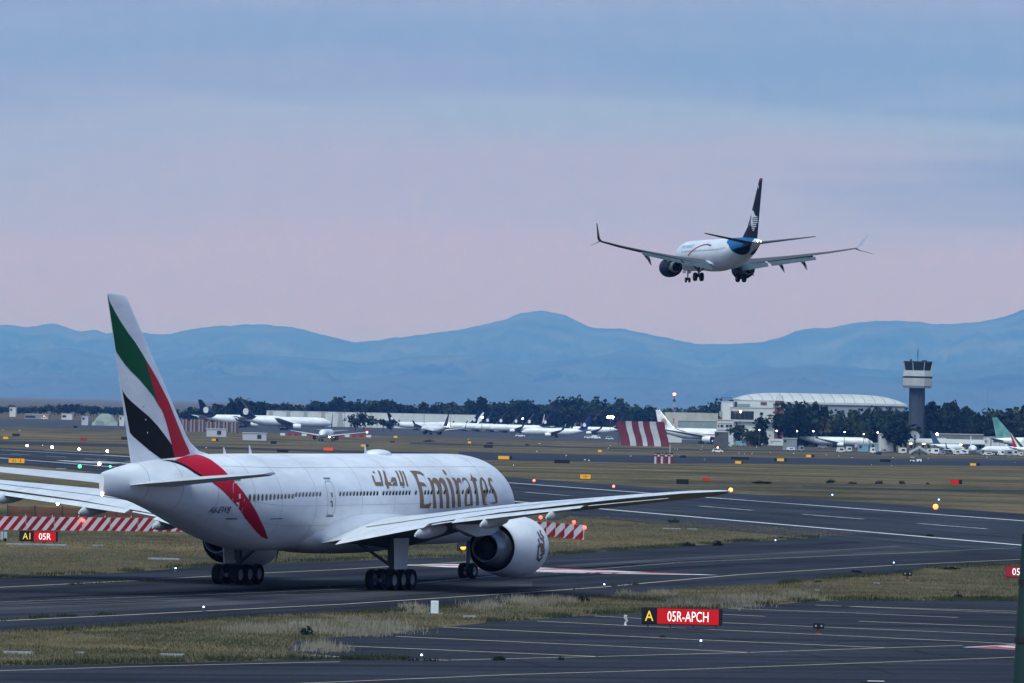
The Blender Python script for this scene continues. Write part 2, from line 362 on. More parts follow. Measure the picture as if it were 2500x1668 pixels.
# taxiway paint
b = MB()
for ln in ([(-60, 1439), (0, 1435), (357, 1417), (643, 1400), (840, 1391), (1150, 1372)], [(-60, 1521), (0, 1517), (300, 1503), (840, 1476), (1277, 1448), (1473, 1434), (1670, 1416), (1803, 1404), (2182, 1381), (2482, 1367), (2560, 1364)]): ribbon(b, ln, .22, .026)
for ln in ([(-60, 1642), (0, 1639), (357, 1628), (733, 1619), (830, 1617)], [(700, 1671), (830, 1666), (1259, 1648), (1670, 1636), (1967, 1625), (2475, 1606), (2560, 1603)], [(1094, 1613), (1466, 1604), (1835, 1594), (2164, 1583), (2350, 1577)]): ribbon(b, ln, .16, .026)
struct(b.obj('taxiway_edge_line', yellow))
b = MB(); ribbon(b, [(-60, 1474), (0, 1471), (500, 1453), (900, 1437), (1143, 1413), (1300, 1400), (1448, 1391), (1660, 1374), (2143, 1354), (2480, 1338)], .2, .026)
struct(b.obj('taxiway_centre_line', palepaint))
b = MB()
for ln in ([(1992, 1478.5), (2482, 1498)], [(1781, 1486.5), (2071, 1497.3), (2339, 1508.7)], [(2053, 1481), (2482, 1493.5)], [(1764, 1501), (1867, 1506)], [(2096, 1517.7), (2478, 1533)],
           [(1452, 1505), (1765, 1521.6), (2478, 1551.6)], [(1312, 1517.6), (1670, 1535), (2478, 1573)], [(1080, 1532), (1670, 1561.5), (2164, 1583)], [(966, 1555), (1670, 1586.6), (1835, 1594.5)],
           [(830, 1577.7), (1466, 1604.5)], [(760, 1601), (830, 1605), (1094, 1613.4)]): ribbon(b, ln, .26, .026)
struct(b.obj('pad_hatching', yellow))
# dark sealed cracks, slab joints and tyre rubber on the pavement
sealm = mat('bitumen_crack_sealer', (.008, .008, .009), .7, spec=.1); rubm = mat('tyre_rubber_marks', (.012, .012, .013), .9, var=.4, vscale=.5, spec=.05)
b = MB(); br = MB()
for k in range(46):
    if k < 24: s0 = np.array(gp(rng.uniform(-50, 2400), rng.uniform(1425, 1500))[:2]) if k % 2 else np.array(gp(rng.uniform(0, 1900), rng.uniform(1400, 1460))[:2]); an = angA + rng.choice([0, 0, 1.57]) + rng.normal() * .08
    else: s0 = np.array(gp(rng.uniform(900, 2450), rng.uniform(1540, 1660))[:2]); an = rng.choice([.35, 1.9]) + rng.normal() * .1
    pts = [s0]
    for q in range(int(rng.integers(4, 11))): an += rng.normal() * .16; pts.append(pts[-1] + np.array([math.cos(an), math.sin(an)]) * rng.uniform(1.2, 3.2))
    dd_ = [inpoly([p_ for p_ in pts], [gp(*q)[:2] for q in TAXI_FAR + [(2250, 1304), (2590, 1338)] + TAXI_NEAR]).all(), inpoly([p_ for p_ in pts], [gp(*q)[:2] for q in PAD_TOP + [(2590, 1700), (-90, 1700), (-90, 1630), (0, 1627), (250, 1623), (500, 1617), (700, 1612)]]).all()]
    if any(dd_): ribbon(b, pts, rng.uniform(.06, .16), .022, True)
for k in range(16):
    u = rng.uniform(-.12, .12); y0 = rng.uniform(0, 1); xa = rng.uniform(-100, 1500); xb = xa + rng.uniform(300, 1000); f_ = lambda x: np.interp(x, [0, 500, 900, 1300, 1670, 2140, 2480], [1471, 1453, 1437, 1402, 1376, 1354, 1338]) + 16 * rng.choice([-1, 1]) * 0
    o_ = rng.choice([-9., -6., 6., 9., 12.]) + rng.normal() * 1.5; ribbon(br, [(x, f_(x) + o_) for x in np.linspace(xa, xb, 6)], rng.uniform(.25, .6), .0205)
struct(b.obj('crack_sealing', sealm)); struct(br.obj('tyre_marks', rubm))
# red runway-ahead panels painted on the asphalt, white rims and figures
def red_panel(name, quad, rows):
    q = [gp(*p)[:2] for p in quad]; f = lambda u, v: (q[0] * (1 - u) + q[1] * u) * (1 - v) + (q[3] * (1 - u) + q[2] * u) * v
    b = MB()
    def patch(u0, u1, v0, v1, mi, z): b.add([(*f(u, v), z) for u, v in ((u0, v0), (u1, v0), (u1, v1), (u0, v1))], [(0, 1, 2, 3)], mi)
    patch(0, 1, 0, 1, 1, .020); patch(.012, .988, .07, .93, 0, .024)
    for u0, u1, v0, v1 in rows: patch(u0, u1, v0, v1, 1, .028)
    struct(b.obj(name, [redpaint, white]))
red_panel('painted_runway_ahead_panel', [(966, 1380), (1130, 1378), (1756, 1405), (1359, 1399)], [(.05, .3, .15, .3), (.05, .3, .7, .85), (.33, .45, .15, .85), (.5, .62, .2, .35), (.5, .62, .6, .8), (.66, .72, .15, .85), (.76, .93, .25, .4), (.76, .93, .62, .78)])
red_panel('painted_runway_ahead_panel', [(2350, 1581), (2530, 1572), (2600, 1582), (2530, 1590)], [(.3, .45, .2, .8), (.55, .7, .2, .8)])
# far taxiways and the aprons beyond them
far_t = asphalt_mat('asphalt_far', (.034, .038, .05), 0.15)
conc = asphalt_mat('concrete_apron', (.06, .064, .075), 0.1)
sheet('far_taxiway', [(1120, 1103), (1400, 1110), (1800, 1117), (2600, 1122), (2600, 1139), (2000, 1134), (1600, 1131), (1120, 1122)], .03, far_t, 40.)
sheet('far_taxiway', [(-100, 1082), (420, 1094), (800, 1104), (1100, 1110), (1100, 1106), (800, 1099), (420, 1088), (-100, 1075)], .03, far_t, 40.)
sheet('far_taxiway', [(1000, 1085), (1400, 1094), (1800, 1101), (2600, 1112), (2600, 1108), (1800, 1098), (1400, 1091), (1000, 1081)], .03, far_t, 40.)
P0, P1 = (-900, 2900), (900, 2320)
sheet('apron', [(-560, 2950), (-60, 2900), (330, 2560), (480, 2330), (800, 2330), (800, 3900), (-560, 3900)], .03, conc, 120., world=True)
sheet('perimeter_road', [(1960, 1189), (2200, 1196), (2600, 1203), (2600, 1199), (2200, 1193), (1960, 1187)], .03, far_t)
b = MB()
for ln in ([(1530, 1106), (1640, 1108)], [(1390, 1106), (1480, 1109)], [(2050, 1103), (2180, 1106)], [(2250, 1124), (2440, 1125)], [(2420, 1122), (2540, 1123)], [(1990, 1112), (2060, 1114)], [(1700, 1098), (1760, 1100)]): ribbon(b, ln, .8, .05)
struct(b.obj('far_taxiway_line', palepaint))

# concrete pit covers lying in the grass and small worn slabs
slabm = mat('pit_cover_concrete', (.25, .26, .28), .8, var=.3, vscale=3)
for i, (x, y, w, d) in enumerate(((1147, 1508, .8, .9), (728, 1524, .85, .5), (196, 1597, .5, .5), (420, 1602, 1.2, 1.0), (45, 1596, 1.4, .8), (2140, 1426, .45, .5), (1995, 1443, .3, .4), (90, 1331, 5.0, 1.4), (238, 1333, .9, .7), (400, 1366, 2.4, 1.2), (1640, 1292, 1.8, 1.2), (1690, 1293, 1.0, .8), (60, 1243, 1.0, 1.0), (150, 1145, 1.6, 2.))):
    p = gp(x, y); b = MB(); b.box((0, 0, .04), (w, d, .12), top=(.96, .96)); o = b.obj('pit_cover', slabm, loc=p)
    tag(o, ('flat pale concrete pit cover ' + ['below the white marker post', 'in the weeds left of the dark bush by the pad', 'low in the near grass strip, small one', 'at the lower edge of the near grass strip', 'in the near grass at the far left', 'near the far twin lamp box', 'smallest one in the dry grass strip', 'long one under the sign reading A1', 'right of the sign reading A1', 'in the grass left of the left engine', 'in the grass before the runway, longer one', 'in the grass before the runway, shorter one', 'under the left wing at the frame edge', 'just above the left tailplane'][i]), 'pit cover', 'concrete pit covers in the grass')

# ------------------------------------------------------------------ grass
def ppm(D): return F / D
def grass_blades(name, polys, n, hmin, hmax, col, col2, wid=.05, keep=.45, freq=.35, world=False, lean=.35):
    """single blades scattered where a rough pattern of clumps lets them grow"""
    V, FI = [], []; m = mat(name + '_blade', col, .9, var=.5, vscale=.25, spec=.05, col2=col2)
    tot = sum(q[1] for q in polys)
    for poly, wgt in polys:
        if poly[0] == 'g':
            _, px, py, w, h = poly; k = int(n * wgt / tot); q = gp(px, py); sc = ppm(q[1]); dd = F * EYE / q[1] ** 2
            g_ = rng.normal(size=(k, 2)); nl = 5; ctr = rng.normal(size=(nl, 2)) * .75; g_ = g_ * .42 + ctr[rng.integers(0, nl, k)]
            V.append(q[:2] + g_ * np.array([w / sc * .75, h / dd * .85])); continue
        P = np.array([np.array(p) if world else gp(*p)[:2] for p in poly]); lo, hi = P.min(0), P.max(0)
        k = int(n * wgt / tot); got = np.zeros((0, 2))
        while len(got) < k:
            c = lo + rng.random((k * 3, 2)) * (hi - lo); c = c[inpoly(c, P)]
            a, e = c[:, 0] * freq, c[:, 1] * freq
            f = np.sin(a + 1.7 * np.sin(e * .43)) * np.sin(e * .61 + 1.3 * np.sin(a * .57)) * .5 + .3 * np.sin(a * 2.3 + e * 1.9) * np.sin(e * 1.1 - a * .8)
            c = c[f + rng.random(len(c)) * .9 > keep]
            if not len(c): continue
            got = np.vstack([got, c])
        V.append(got[:k])
    B = np.vstack(V); k = len(B); h = hmin + (hmax - hmin) * rng.random(k) ** 1.6
    th = rng.random(k) * math.pi; dx, dy = np.cos(th) * wid / 2, np.sin(th) * wid / 2 * .5
    lx, ly = (rng.random(k) - .5) * 2 * lean * h, (rng.random(k) - .5) * 2 * lean * h
    z = np.zeros(k); v = np.empty((k, 3, 3))
    v[:, 0] = np.c_[B[:, 0] - dx, B[:, 1] - dy, z]; v[:, 1] = np.c_[B[:, 0] + dx, B[:, 1] + dy, z]; v[:, 2] = np.c_[B[:, 0] + lx, B[:, 1] + ly, h]
    me = bpy.data.meshes.new(name); me.vertices.add(3 * k); me.vertices.foreach_set('co', v.ravel()); me.loops.add(3 * k); me.loops.foreach_set('vertex_index', np.arange(3 * k))
    me.polygons.add(k); me.polygons.foreach_set('loop_start', np.arange(0, 3 * k, 3)); me.polygons.foreach_set('loop_total', np.full(k, 3)); me.materials.append(m); me.update(); me.validate()
    o = link(name, me); return stuff(o)
NEARL = [(-60, 1546)] + [p for p in reversed(TAXI_NEAR) if 0 <= p[0] <= 840] + [(840, 1553), (722, 1563), (700, 1590), (820, 1608), (500, 1615), (250, 1620), (0, 1624), (-60, 1625)]
STRIP = [(840, 1498), (1044, 1484), (1252, 1469), (1437, 1457), (1670, 1438), (1860, 1428), (1982, 1417), (2089, 1407), (2196, 1400), (2268, 1387), (2339, 1383), (2520, 1376), (2520, 1466), (2017, 1466), (1946, 1470), (1803, 1481), (1660, 1489), (1566, 1496), (1438, 1501), (1187, 1519), (1002, 1539), (840, 1554)]
INF = [(-60, 1415), (0, 1411), (400, 1390), (700, 1374), (1350, 1355), (1585, 1339), (2000, 1312), (2160, 1301), (1990, 1294), (1700, 1274), (1460, 1262), (1300, 1262), (1300, 1300), (800, 1300), (420, 1300), (0, 1295), (-60, 1295)]
grass_blades('dry_grass', [(NEARL, 3), (STRIP, 3), (INF, 3)], 210000, .03, .17, (.235, .19, .118), (.10, .088, .05), .06, .22, .3)
grass_blades('green_grass', [(NEARL, 3), (STRIP, 2.5), (INF, 2)], 50000, .03, .18, (.085, .095, .05), (.045, .055, .03), .07, .6, .22)
def strip_along(pts, w, dy=0.):
    up = [(x, y - w + dy) for x, y in pts]; return up + [(x, y + w * .4 + dy) for x, y in reversed(pts)]
EDGE1 = [(0, 1544), (214, 1533), (429, 1519), (643, 1505), (840, 1498), (1044, 1485), (1252, 1470)]
EDGE2 = [(1187, 1520), (1438, 1502), (1660, 1489), (1803, 1481), (1946, 1470), (2017, 1466), (2250, 1466), (2500, 1466)]
EDGE3 = [(-40, 1413), (0, 1410), (250, 1400), (400, 1389), (500, 1382), (700, 1373), (1000, 1362), (1350, 1355), (1585, 1339), (1800, 1324), (2000, 1312)]
EDGE4 = [(1900, 1422), (1982, 1415), (2089, 1406), (2196, 1399), (2268, 1386), (2500, 1376)]
EDGE5 = [(0, 1625), (250, 1621), (500, 1615), (840, 1609), (1000, 1612)]
grass_blades('verge_weeds', [(strip_along(EDGE1, 4, 4), 1), (strip_along(EDGE2, 5), 2), (strip_along(EDGE3, 4), 2.5), (strip_along(EDGE4, 5, 4), 1.2), (strip_along(EDGE5, 4), .8)], 22000, .05, .32, (.06, .07, .036), (.03, .038, .022), .09, .62, .5)
CL = []
for x, y, w, h in ((640, 1537, 90, 10), (770, 1535, 60, 9), (900, 1528, 90, 8), (860, 1545, 120, 7), (770, 1583, 60, 8), (1030, 1487, 35, 7), (1180, 1484, 45, 8), (1290, 1472, 60, 8), (1370, 1470, 45, 6), (1520, 1453, 30, 5), (1610, 1450, 35, 5), (1740, 1471, 80, 10), (1870, 1463, 70, 8), (1700, 1478, 50, 8), (1940, 1462, 50, 6)):
    CL.append((('g', x, y, w, h), w * h / 500.))
grass_blades('tall_pale_grass', CL, 15000, .12, .48, (.29, .26, .20), (.19, .165, .12), .045, .15, .8)
WD = [([(0, 1514), (60, 1508), (190, 1503), (300, 1498), (300, 1501), (190, 1507), (60, 1513), (0, 1518)], 1.2), ([(830, 1607), (1100, 1612), (1095, 1616), (830, 1612)], 1.), ([(150, 1429), (420, 1415), (420, 1418), (150, 1432)], .6), ([(1400, 1438), (1560, 1426), (1560, 1429), (1400, 1441)], .3)]
grass_blades('weeds_in_joints', WD, 1500, .04, .24, (.05, .055, .03), (.025, .03, .016), .08, .85, .9)
DEC = {
 'fin_green': [(-62.82, 18.260), (-62.45, 17.790), (-61.85, 17.250), (-61.17, 16.690), (-60.17, 15.980), (-59.23, 15.410), (-58.42, 14.830), (-57.85, 14.400), (-57.52, 13.810), (-57.10, 13.150), (-56.74, 12.560), (-56.35, 12.040), (-56.02, 11.560), (-56.76, 12.150), (-57.71, 12.690), (-58.64, 13.200), (-59.54, 13.620), (-60.28, 14.020), (-60.94, 14.450), (-61.46, 14.840), (-61.64, 15.060), (-61.88, 15.640), (-62.27, 16.730), (-62.55, 17.390)],
 'fin_red': [(-57.85, 14.400), (-57.18, 13.930), (-56.23, 13.230), (-55.37, 12.500), (-54.57, 11.840), (-53.99, 11.170), (-53.31, 10.420), (-52.63, 9.670), (-51.92, 9.040), (-51.64, 8.700), (-53.75, 8.350), (-54.00, 8.620), (-54.29, 9.220), (-54.60, 9.810), (-55.11, 10.630), (-55.61, 11.300), (-56.02, 11.560), (-56.35, 12.040), (-56.74, 12.560), (-57.10, 13.150), (-57.52, 13.810)],
 'fin_black': [(-60.80, 12.820), (-60.46, 12.460), (-59.94, 12.100), (-59.36, 11.810), (-58.34, 11.380), (-57.28, 10.950), (-56.20, 10.400), (-55.40, 9.920), (-54.75, 9.510), (-54.29, 9.220), (-54.00, 8.620), (-53.75, 8.350), (-55.52, 8.330), (-56.20, 8.570), (-57.10, 8.900), (-58.13, 9.340), (-59.00, 9.710), (-59.58, 10.070), (-59.88, 10.290), (-60.08, 10.880), (-60.37, 11.690), (-60.65, 12.420)],
 'swoosh': [(54.60, 0.433), (51.86, 0.155), (50.13, 0.009), (50.38, 0.329), (50.38, 0.676), (49.97, 1.054), (49.24, 1.311), (48.36, 1.546), (47.34, 1.762), (46.12, 2.000), (44.88, 2.192), (43.40, 2.430), (44.57, 2.389), (46.19, 2.243), (47.87, 2.058), (49.16, 1.851), (50.17, 1.686), (51.03, 1.519), (51.90, 1.371), (52.68, 1.216), (53.55, 0.986), (54.12, 0.734)],
 'blackband': [(55.84, 0.343), (54.73, 0.426), (54.12, 0.734), (53.55, 0.986), (52.68, 1.216), (53.07, 1.212), (53.79, 1.058), (54.49, 0.777), (55.10, 0.565)],
 'E': [(21.95, 0.866), (21.23, 0.862), (20.49, 0.879), (20.19, 0.906), (20.01, 0.951), (20.00, 1.008), (20.28, 0.989), (20.58, 0.961), (21.12, 0.941), (21.28, 1.038), (21.34, 1.149), (20.99, 1.155), (20.69, 1.166), (20.49, 1.200), (20.37, 1.258), (20.72, 1.247), (21.21, 1.244), (21.20, 1.331), (21.19, 1.448), (21.14, 1.564), (21.13, 1.643), (20.68, 1.641), (20.19, 1.627), (19.87, 1.598), (19.95, 1.672), (20.07, 1.731), (21.70, 1.727), (21.79, 1.605), (21.81, 1.490), (21.81, 1.384), (21.81, 1.276), (21.78, 1.143), (21.77, 1.037), (21.81, 0.938)],
 'm': [(19.75, 1.048), (19.30, 1.051), (19.20, 1.110), (19.18, 1.145), (19.10, 1.110), (18.84, 1.063), (18.54, 1.048), (18.30, 1.063), (18.08, 1.099), (18.01, 1.145), (17.87, 1.099), (17.65, 1.057), (17.41, 1.048), (17.08, 1.076), (16.93, 1.135), (16.90, 1.237), (16.87, 1.336), (16.80, 1.465), (16.78, 1.572), (16.66, 1.738), (17.20, 1.737), (17.30, 1.571), (17.34, 1.454), (17.38, 1.335), (17.44, 1.236), (17.56, 1.180), (17.78, 1.169), (17.85, 1.269), (17.92, 1.378), (17.97, 1.506), (17.75, 1.736), (18.35, 1.734), (18.42, 1.569), (18.47, 1.452), (18.51, 1.312), (18.59, 1.224), (18.73, 1.179), (18.99, 1.168), (19.08, 1.268), (19.13, 1.398), (19.13, 1.557), (18.88, 1.733), (19.46, 1.732), (19.59, 1.556), (19.60, 1.450), (19.60, 1.311), (19.59, 1.190), (19.61, 1.109)],
 'i': [(16.54, 1.052), (16.18, 1.058), (15.98, 1.100), (15.89, 1.170), (15.89, 1.282), (15.86, 1.402), (15.83, 1.531), (15.69, 1.729), (16.20, 1.728), (16.36, 1.572), (16.37, 1.455), (16.41, 1.337), (16.43, 1.237), (16.50, 1.147)],
 'dot': [(16.27, 0.834), (16.05, 0.860), (16.00, 0.913), (16.08, 0.984), (16.30, 0.988), (16.41, 0.940), (16.42, 0.893)],
 'r': [(15.56, 1.050), (15.12, 1.059), (14.96, 1.101), (14.94, 1.136), (14.68, 1.077), (14.38, 1.053), (14.16, 1.077), (14.14, 1.137), (14.22, 1.206), (14.36, 1.171), (14.59, 1.159), (14.76, 1.194), (14.85, 1.294), (14.87, 1.436), (14.81, 1.564), (14.68, 1.715), (15.24, 1.714), (15.34, 1.563), (15.37, 1.424), (15.38, 1.283), (15.39, 1.159)],
 'a': [(13.94, 1.101), (13.63, 1.060), (13.35, 1.051), (13.10, 1.078), (12.94, 1.137), (12.84, 1.229), (12.81, 1.352), (12.76, 1.482), (12.67, 1.622), (12.61, 1.692), (14.01, 1.706), (14.16, 1.576), (14.08, 1.458), (13.87, 1.372), (13.47, 1.307), (13.10, 1.274), (13.04, 1.207), (13.11, 1.137), (13.35, 1.102), (13.64, 1.113), (13.96, 1.183)],
 'ahole': [(13.64, 1.448), (13.22, 1.373), (13.17, 1.406), (13.16, 1.513), (13.12, 1.653), (13.67, 1.663), (13.76, 1.555)],
 't': [(11.76, 0.921), (11.84, 0.992), (11.79, 1.048), (11.34, 1.067), (11.27, 1.141), (11.50, 1.133), (11.63, 1.162), (11.69, 1.276), (11.71, 1.407), (11.63, 1.537), (11.54, 1.683), (12.05, 1.688), (12.13, 1.558), (12.16, 1.429), (12.18, 1.286), (12.16, 1.150), (12.22, 1.126), (12.52, 1.126), (12.20, 1.066), (11.97, 0.992)],
 'e': [(10.91, 1.139), (10.68, 1.079), (10.31, 1.048), (10.06, 1.066), (9.89, 1.138), (9.81, 1.242), (9.78, 1.343), (9.98, 1.431), (10.43, 1.507), (10.47, 1.582), (10.33, 1.669), (9.84, 1.665), (10.17, 1.692), (10.81, 1.679), (11.05, 1.549), (11.15, 1.408), (11.12, 1.276)],
 'ehole': [(10.41, 1.103), (10.20, 1.150), (10.13, 1.242), (10.23, 1.343), (10.56, 1.431), (10.68, 1.376), (10.66, 1.243)],
 's': [(9.31, 1.113), (9.12, 1.070), (8.79, 1.056), (8.53, 1.085), (8.51, 1.170), (8.69, 1.135), (8.94, 1.141), (9.02, 1.218), (8.73, 1.297), (8.42, 1.397), (8.26, 1.497), (8.16, 1.585), (8.22, 1.651), (9.01, 1.661), (9.58, 1.649), (9.04, 1.628), (8.53, 1.618), (8.69, 1.519), (8.92, 1.431), (9.26, 1.332), (9.44, 1.242)],
 'ar1': [(28.56, 0.984), (28.71, 1.110), (28.67, 1.182), (27.60, 1.183), (27.07, 0.861)],
 'ar2': [(26.24, 0.862), (27.00, 1.183), (26.81, 1.249), (27.04, 1.260)],
 'ar3': [(26.51, 0.985), (26.69, 1.184), (25.25, 1.185), (25.14, 1.075), (25.57, 1.075), (26.11, 1.184)],
 'ar4': [(24.23, 0.862), (24.60, 1.190), (24.08, 1.190), (23.62, 0.862)],
 'ar5': [(23.20, 0.876), (23.54, 1.198), (23.37, 1.198)],
 'ar6': [(28.18, 0.898), (27.87, 0.898)],
 'ar7': [(24.22, 1.233), (24.38, 1.261), (24.14, 1.270)],
 'door3': [(36.71, 1.056), (35.57, 1.057), (35.53, 1.222), (35.54, 1.401), (35.61, 1.575), (35.68, 1.739), (36.73, 1.748), (36.82, 1.573), (36.84, 1.399), (36.79, 1.221)],
 'door4': [(49.98, 1.271), (49.24, 1.249), (48.78, 1.357), (48.61, 1.556), (48.58, 1.789), (48.80, 1.939), (49.73, 1.984), (49.96, 1.770), (50.00, 1.584), (49.95, 1.396)],
}
# ================================================================== AIRLINERS
def pch(xs, ys):
    xs = np.asarray(xs, float); ys = np.asarray(ys, float); h = np.diff(xs); d = np.diff(ys) / h; m = np.zeros(len(xs)); m[0] = d[0]; m[-1] = d[-1]
    for i in range(1, len(xs) - 1):
        if d[i - 1] * d[i] > 0:
            w1 = 2 * h[i] + h[i - 1]; w2 = h[i] + 2 * h[i - 1]; m[i] = (w1 + w2) / (w1 / d[i - 1] + w2 / d[i])
    def f(x):
        x = min(max(x, xs[0]), xs[-1]); i = int(min(max(np.searchsorted(xs, x) - 1, 0), len(xs) - 2)); t = (x - xs[i]) / h[i]
        return (2 * t**3 - 3 * t**2 + 1) * ys[i] + (t**3 - 2 * t**2 + t) * h[i] * m[i] + (-2 * t**3 + 3 * t**2) * ys[i + 1] + (t**3 - t**2) * h[i] * m[i + 1]
    return f
# stations: metres from the nose, crown and keel against the axis, half width
WIDE = np.array([[0, -.62, -.78, .08], [.25, -.12, -1.25, .62], [.8, .38, -1.65, 1.12], [1.6, .92, -2.02, 1.62], [2.6, 1.55, -2.35, 2.05], [3.6, 2.12, -2.58, 2.38], [5, 2.62, -2.83, 2.7], [6.5, 2.9, -2.98, 2.92], [8.5, 3.06, -3.07, 3.06], [11, 3.1, -3.1, 3.1], [26, 3.1, -3.1, 3.1], [41, 3.1, -3.1, 3.1], [44, 3.1, -2.95, 3.06], [47, 3.08, -2.5, 2.9], [50, 3.04, -1.85, 2.58], [53, 2.95, -1.1, 2.12], [56, 2.78, -.38, 1.58], [59, 2.5, .2, 1.0], [61.5, 2.18, .5, .5], [62.6, 2.02, .6, .28], [62.95, 1.95, .68, .16]])
NARROW = np.array([[0, -.42, -.6, .06], [.3, -.02, -.98, .5], [.9, .38, -1.3, .88], [1.7, .78, -1.55, 1.2], [2.5, 1.35, -1.72, 1.45], [3.6, 1.75, -1.87, 1.68], [5.2, 1.95, -1.97, 1.83], [7, 2.0, -2.0, 1.88], [16, 2.0, -2.0, 1.88], [23.5, 2.0, -2.0, 1.88], [26, 2.0, -1.85, 1.86], [28.5, 1.99, -1.4, 1.76], [31, 1.96, -.75, 1.52], [33.5, 1.88, .0, 1.12], [35.5, 1.78, .55, .75], [37.2, 1.65, .98, .42], [37.9, 1.55, 1.18, .26], [38.02, 1.5, 1.28, .16]])
class Hull:
    def __init__(s, tab, zc, sx=None, sr=1., L=None):
        T = tab.copy(); T[:, 1:] *= sr
        if L:                                   # same nose and tail, longer or shorter barrel
            n0 = 11. if tab is WIDE else 7.; n1 = 41. if tab is WIDE else 23.5; E = T[-1, 0]
            T[:, 0] = [x * sr if x <= n0 else (L - (E - x) * sr if x >= n1 else n0 * sr + (x - n0) / (n1 - n0) * (L - (E - n1) * sr - n0 * sr)) for x in T[:, 0]]
        s.T, s.zc, s.L = T, zc, T[-1, 0]; s.t, s.b, s.w = [pch(T[:, 0], T[:, i]) for i in (1, 2, 3)]
    def at(s, x, phi, e=0., side=1):            # x metres behind the nose, PHI round from the crown, E proud of the skin
        t, b, w = s.t(x), s.b(x), s.w(x); a = (t - b) / 2
        return (-x, -side * (w + e) * math.sin(phi), s.zc + (t + b) / 2 + (a + e) * math.cos(phi))
    def phi(s, x, z):
        t, b = s.t(x), s.b(x); return math.acos(max(-1, min(1, (z - s.zc - (t + b) / 2) / ((t - b) / 2))))
    def mesh(s, b, n=40, dens=1.):
        xs = sorted(set([round(float(v), 3) for v in s.T[:, 0]] + [round(v, 3) for v in np.linspace(.1, s.L * .16, int(10 * dens))] + [round(v, 3) for v in np.linspace(s.L * .6, s.L, int(16 * dens))]))
        b.loft([[s.at(x, 2 * math.pi * k / n) for k in range(n)] for x in xs])
def naca(u, tr): u = min(1, max(0, u)); return 5 * tr * (.2969 * math.sqrt(u) - .126 * u - .3516 * u * u + .2843 * u**3 - .1036 * u**4)
US = [0, .012, .04, .1, .2, .32, .45, .6, .75, .88, 1.0]
def section(y, xle, ch, z, tc, side, camber=.02, twist=0., vert=False):
    up, dn = [], []
    for u in US:
        t = naca(u, tc) * ch; c = camber * ch * (1 - (2 * u - 1) ** 2) if not vert else 0
        up.append((u, c + t)); dn.append((u, c - t - (.003 * ch if u > .9 else 0)))
    P = up + dn[-1:0:-1]; R = []
    for u, h in P:
        if vert: R.append((xle - u * ch, h, z))
        else: R.append((xle - u * ch, side * y, z + h - twist * (u - .4) * ch))
    return R if side > 0 else R[::-1]
def wing_mesh(secs, side, camber=.02):
    b = MB(); b.loft([section(*s[:5], side, camber, s[5] if len(s) > 5 else 0) for s in secs]); return b
def fin_mesh(secs):                             # (z, leading edge x, trailing edge x, thickness)
    b = MB(); b.loft([section(0, s[1], s[1] - s[2], s[0], s[3], 1, vert=True) for s in secs]); return b
def engine_mesh(b, x0, y, z, R, L, core=True, mi=(0, 1, 2, 3)):
    """x0: inlet lip, runs aft; slots: cowl, dark duct, bare metal, lip"""
    c = (0, y, z); ws = mi
    b.lathe([(x0 - .04 * L, R * .80), (x0, R * .855), (x0 - .03 * L, R * .915)], c, n=40, mi=ws[3])
    b.lathe([(x0 - .03 * L, R * .915), (x0 - .12 * L, R * .972), (x0 - .3 * L, R), (x0 - .55 * L, R * .985), (x0 - .8 * L, R * .9), (x0 - L, R * .80), (x0 - L, R * .785)], c, n=40, mi=ws[0])
    b.lathe([(x0 - .04 * L, R * .80), (x0 - .25 * L, R * .78), (x0 - .27 * L, 0.3)], c, n=32, mi=ws[1])
    b.lathe([(x0 - L, R * .785), (x0 - .9 * L, R * .80), (x0 - .62 * L, R * .8), (x0 - .6 * L, R * .3)], c, n=32, mi=ws[1])
    if core:
        b.lathe([(x0 - .72 * L, R * .70), (x0 - .9 * L, R * .66), (x0 - 1.06 * L, R * .55), (x0 - 1.22 * L, R * .45), (x0 - 1.22 * L, R * .42), (x0 - 1.1 * L, R * .4)], c, n=32, mi=ws[2])
        b.lathe([(x0 - 1.1 * L, R * .40), (x0 - 1.12 * L, R * .25)], c, n=24, mi=ws[1])
        b.lathe([(x0 - 1.08 * L, R * .3), (x0 - 1.25 * L, R * .26), (x0 - 1.32 * L, R * .12), (x0 - 1.36 * L, 0.01)], c, n=20, mi=ws[1])
def wheel_mesh(R, w):
    b = MB(); h = w / 2
    b.lathe([(-h * .75, R * .55), (-h, R * .75), (-h * .95, R * .92), (-h * .6, R), (h * .6, R), (h * .95, R * .92), (h, R * .75), (h * .75, R * .55)], axis=1, n=24, mi=0)
    b.lathe([(-h * .75, R * .55), (-h * .5, R * .48), (-h * .3, .05), (-h * .3, 0.)], axis=1, n=16, mi=1); b.lathe([(h * .75, R * .55), (h * .5, R * .48), (h * .3, .05), (h * .3, 0.)], axis=1, n=16, mi=1)
    return b
def hull_decal(name, hull, loops, m, parent, e=.018, step=.3, side=1, rs=3.1):
    V, T = cdt([[(p[0], p[1] * rs) for p in lp] for lp in loops], step)
    b = MB(); b.add([hull.at(u, v / rs, e, side) for u, v in V], T); return b.obj(name, m, parent)
def stroke(pts, w):
    """outline of a pen stroke through points"""
    P = [np.array(p, float) for p in pts]; L, Rr = [], []
    for i, p in enumerate(P):
        d0 = P[i] - P[i - 1] if i else P[1] - P[0]; d1 = P[i + 1] - P[i] if i < len(P) - 1 else d0
        d0 /= np.linalg.norm(d0); d1 /= np.linalg.norm(d1); d = d0 + d1; d /= np.linalg.norm(d); k = min(1.6, 1 / max(.4, float(d @ d1)))
        n = np.array([-d[1], d[0]]) * w / 2 * k; L.append(p + n); Rr.append(p - n)
    return [tuple(q) for q in L + Rr[::-1]]

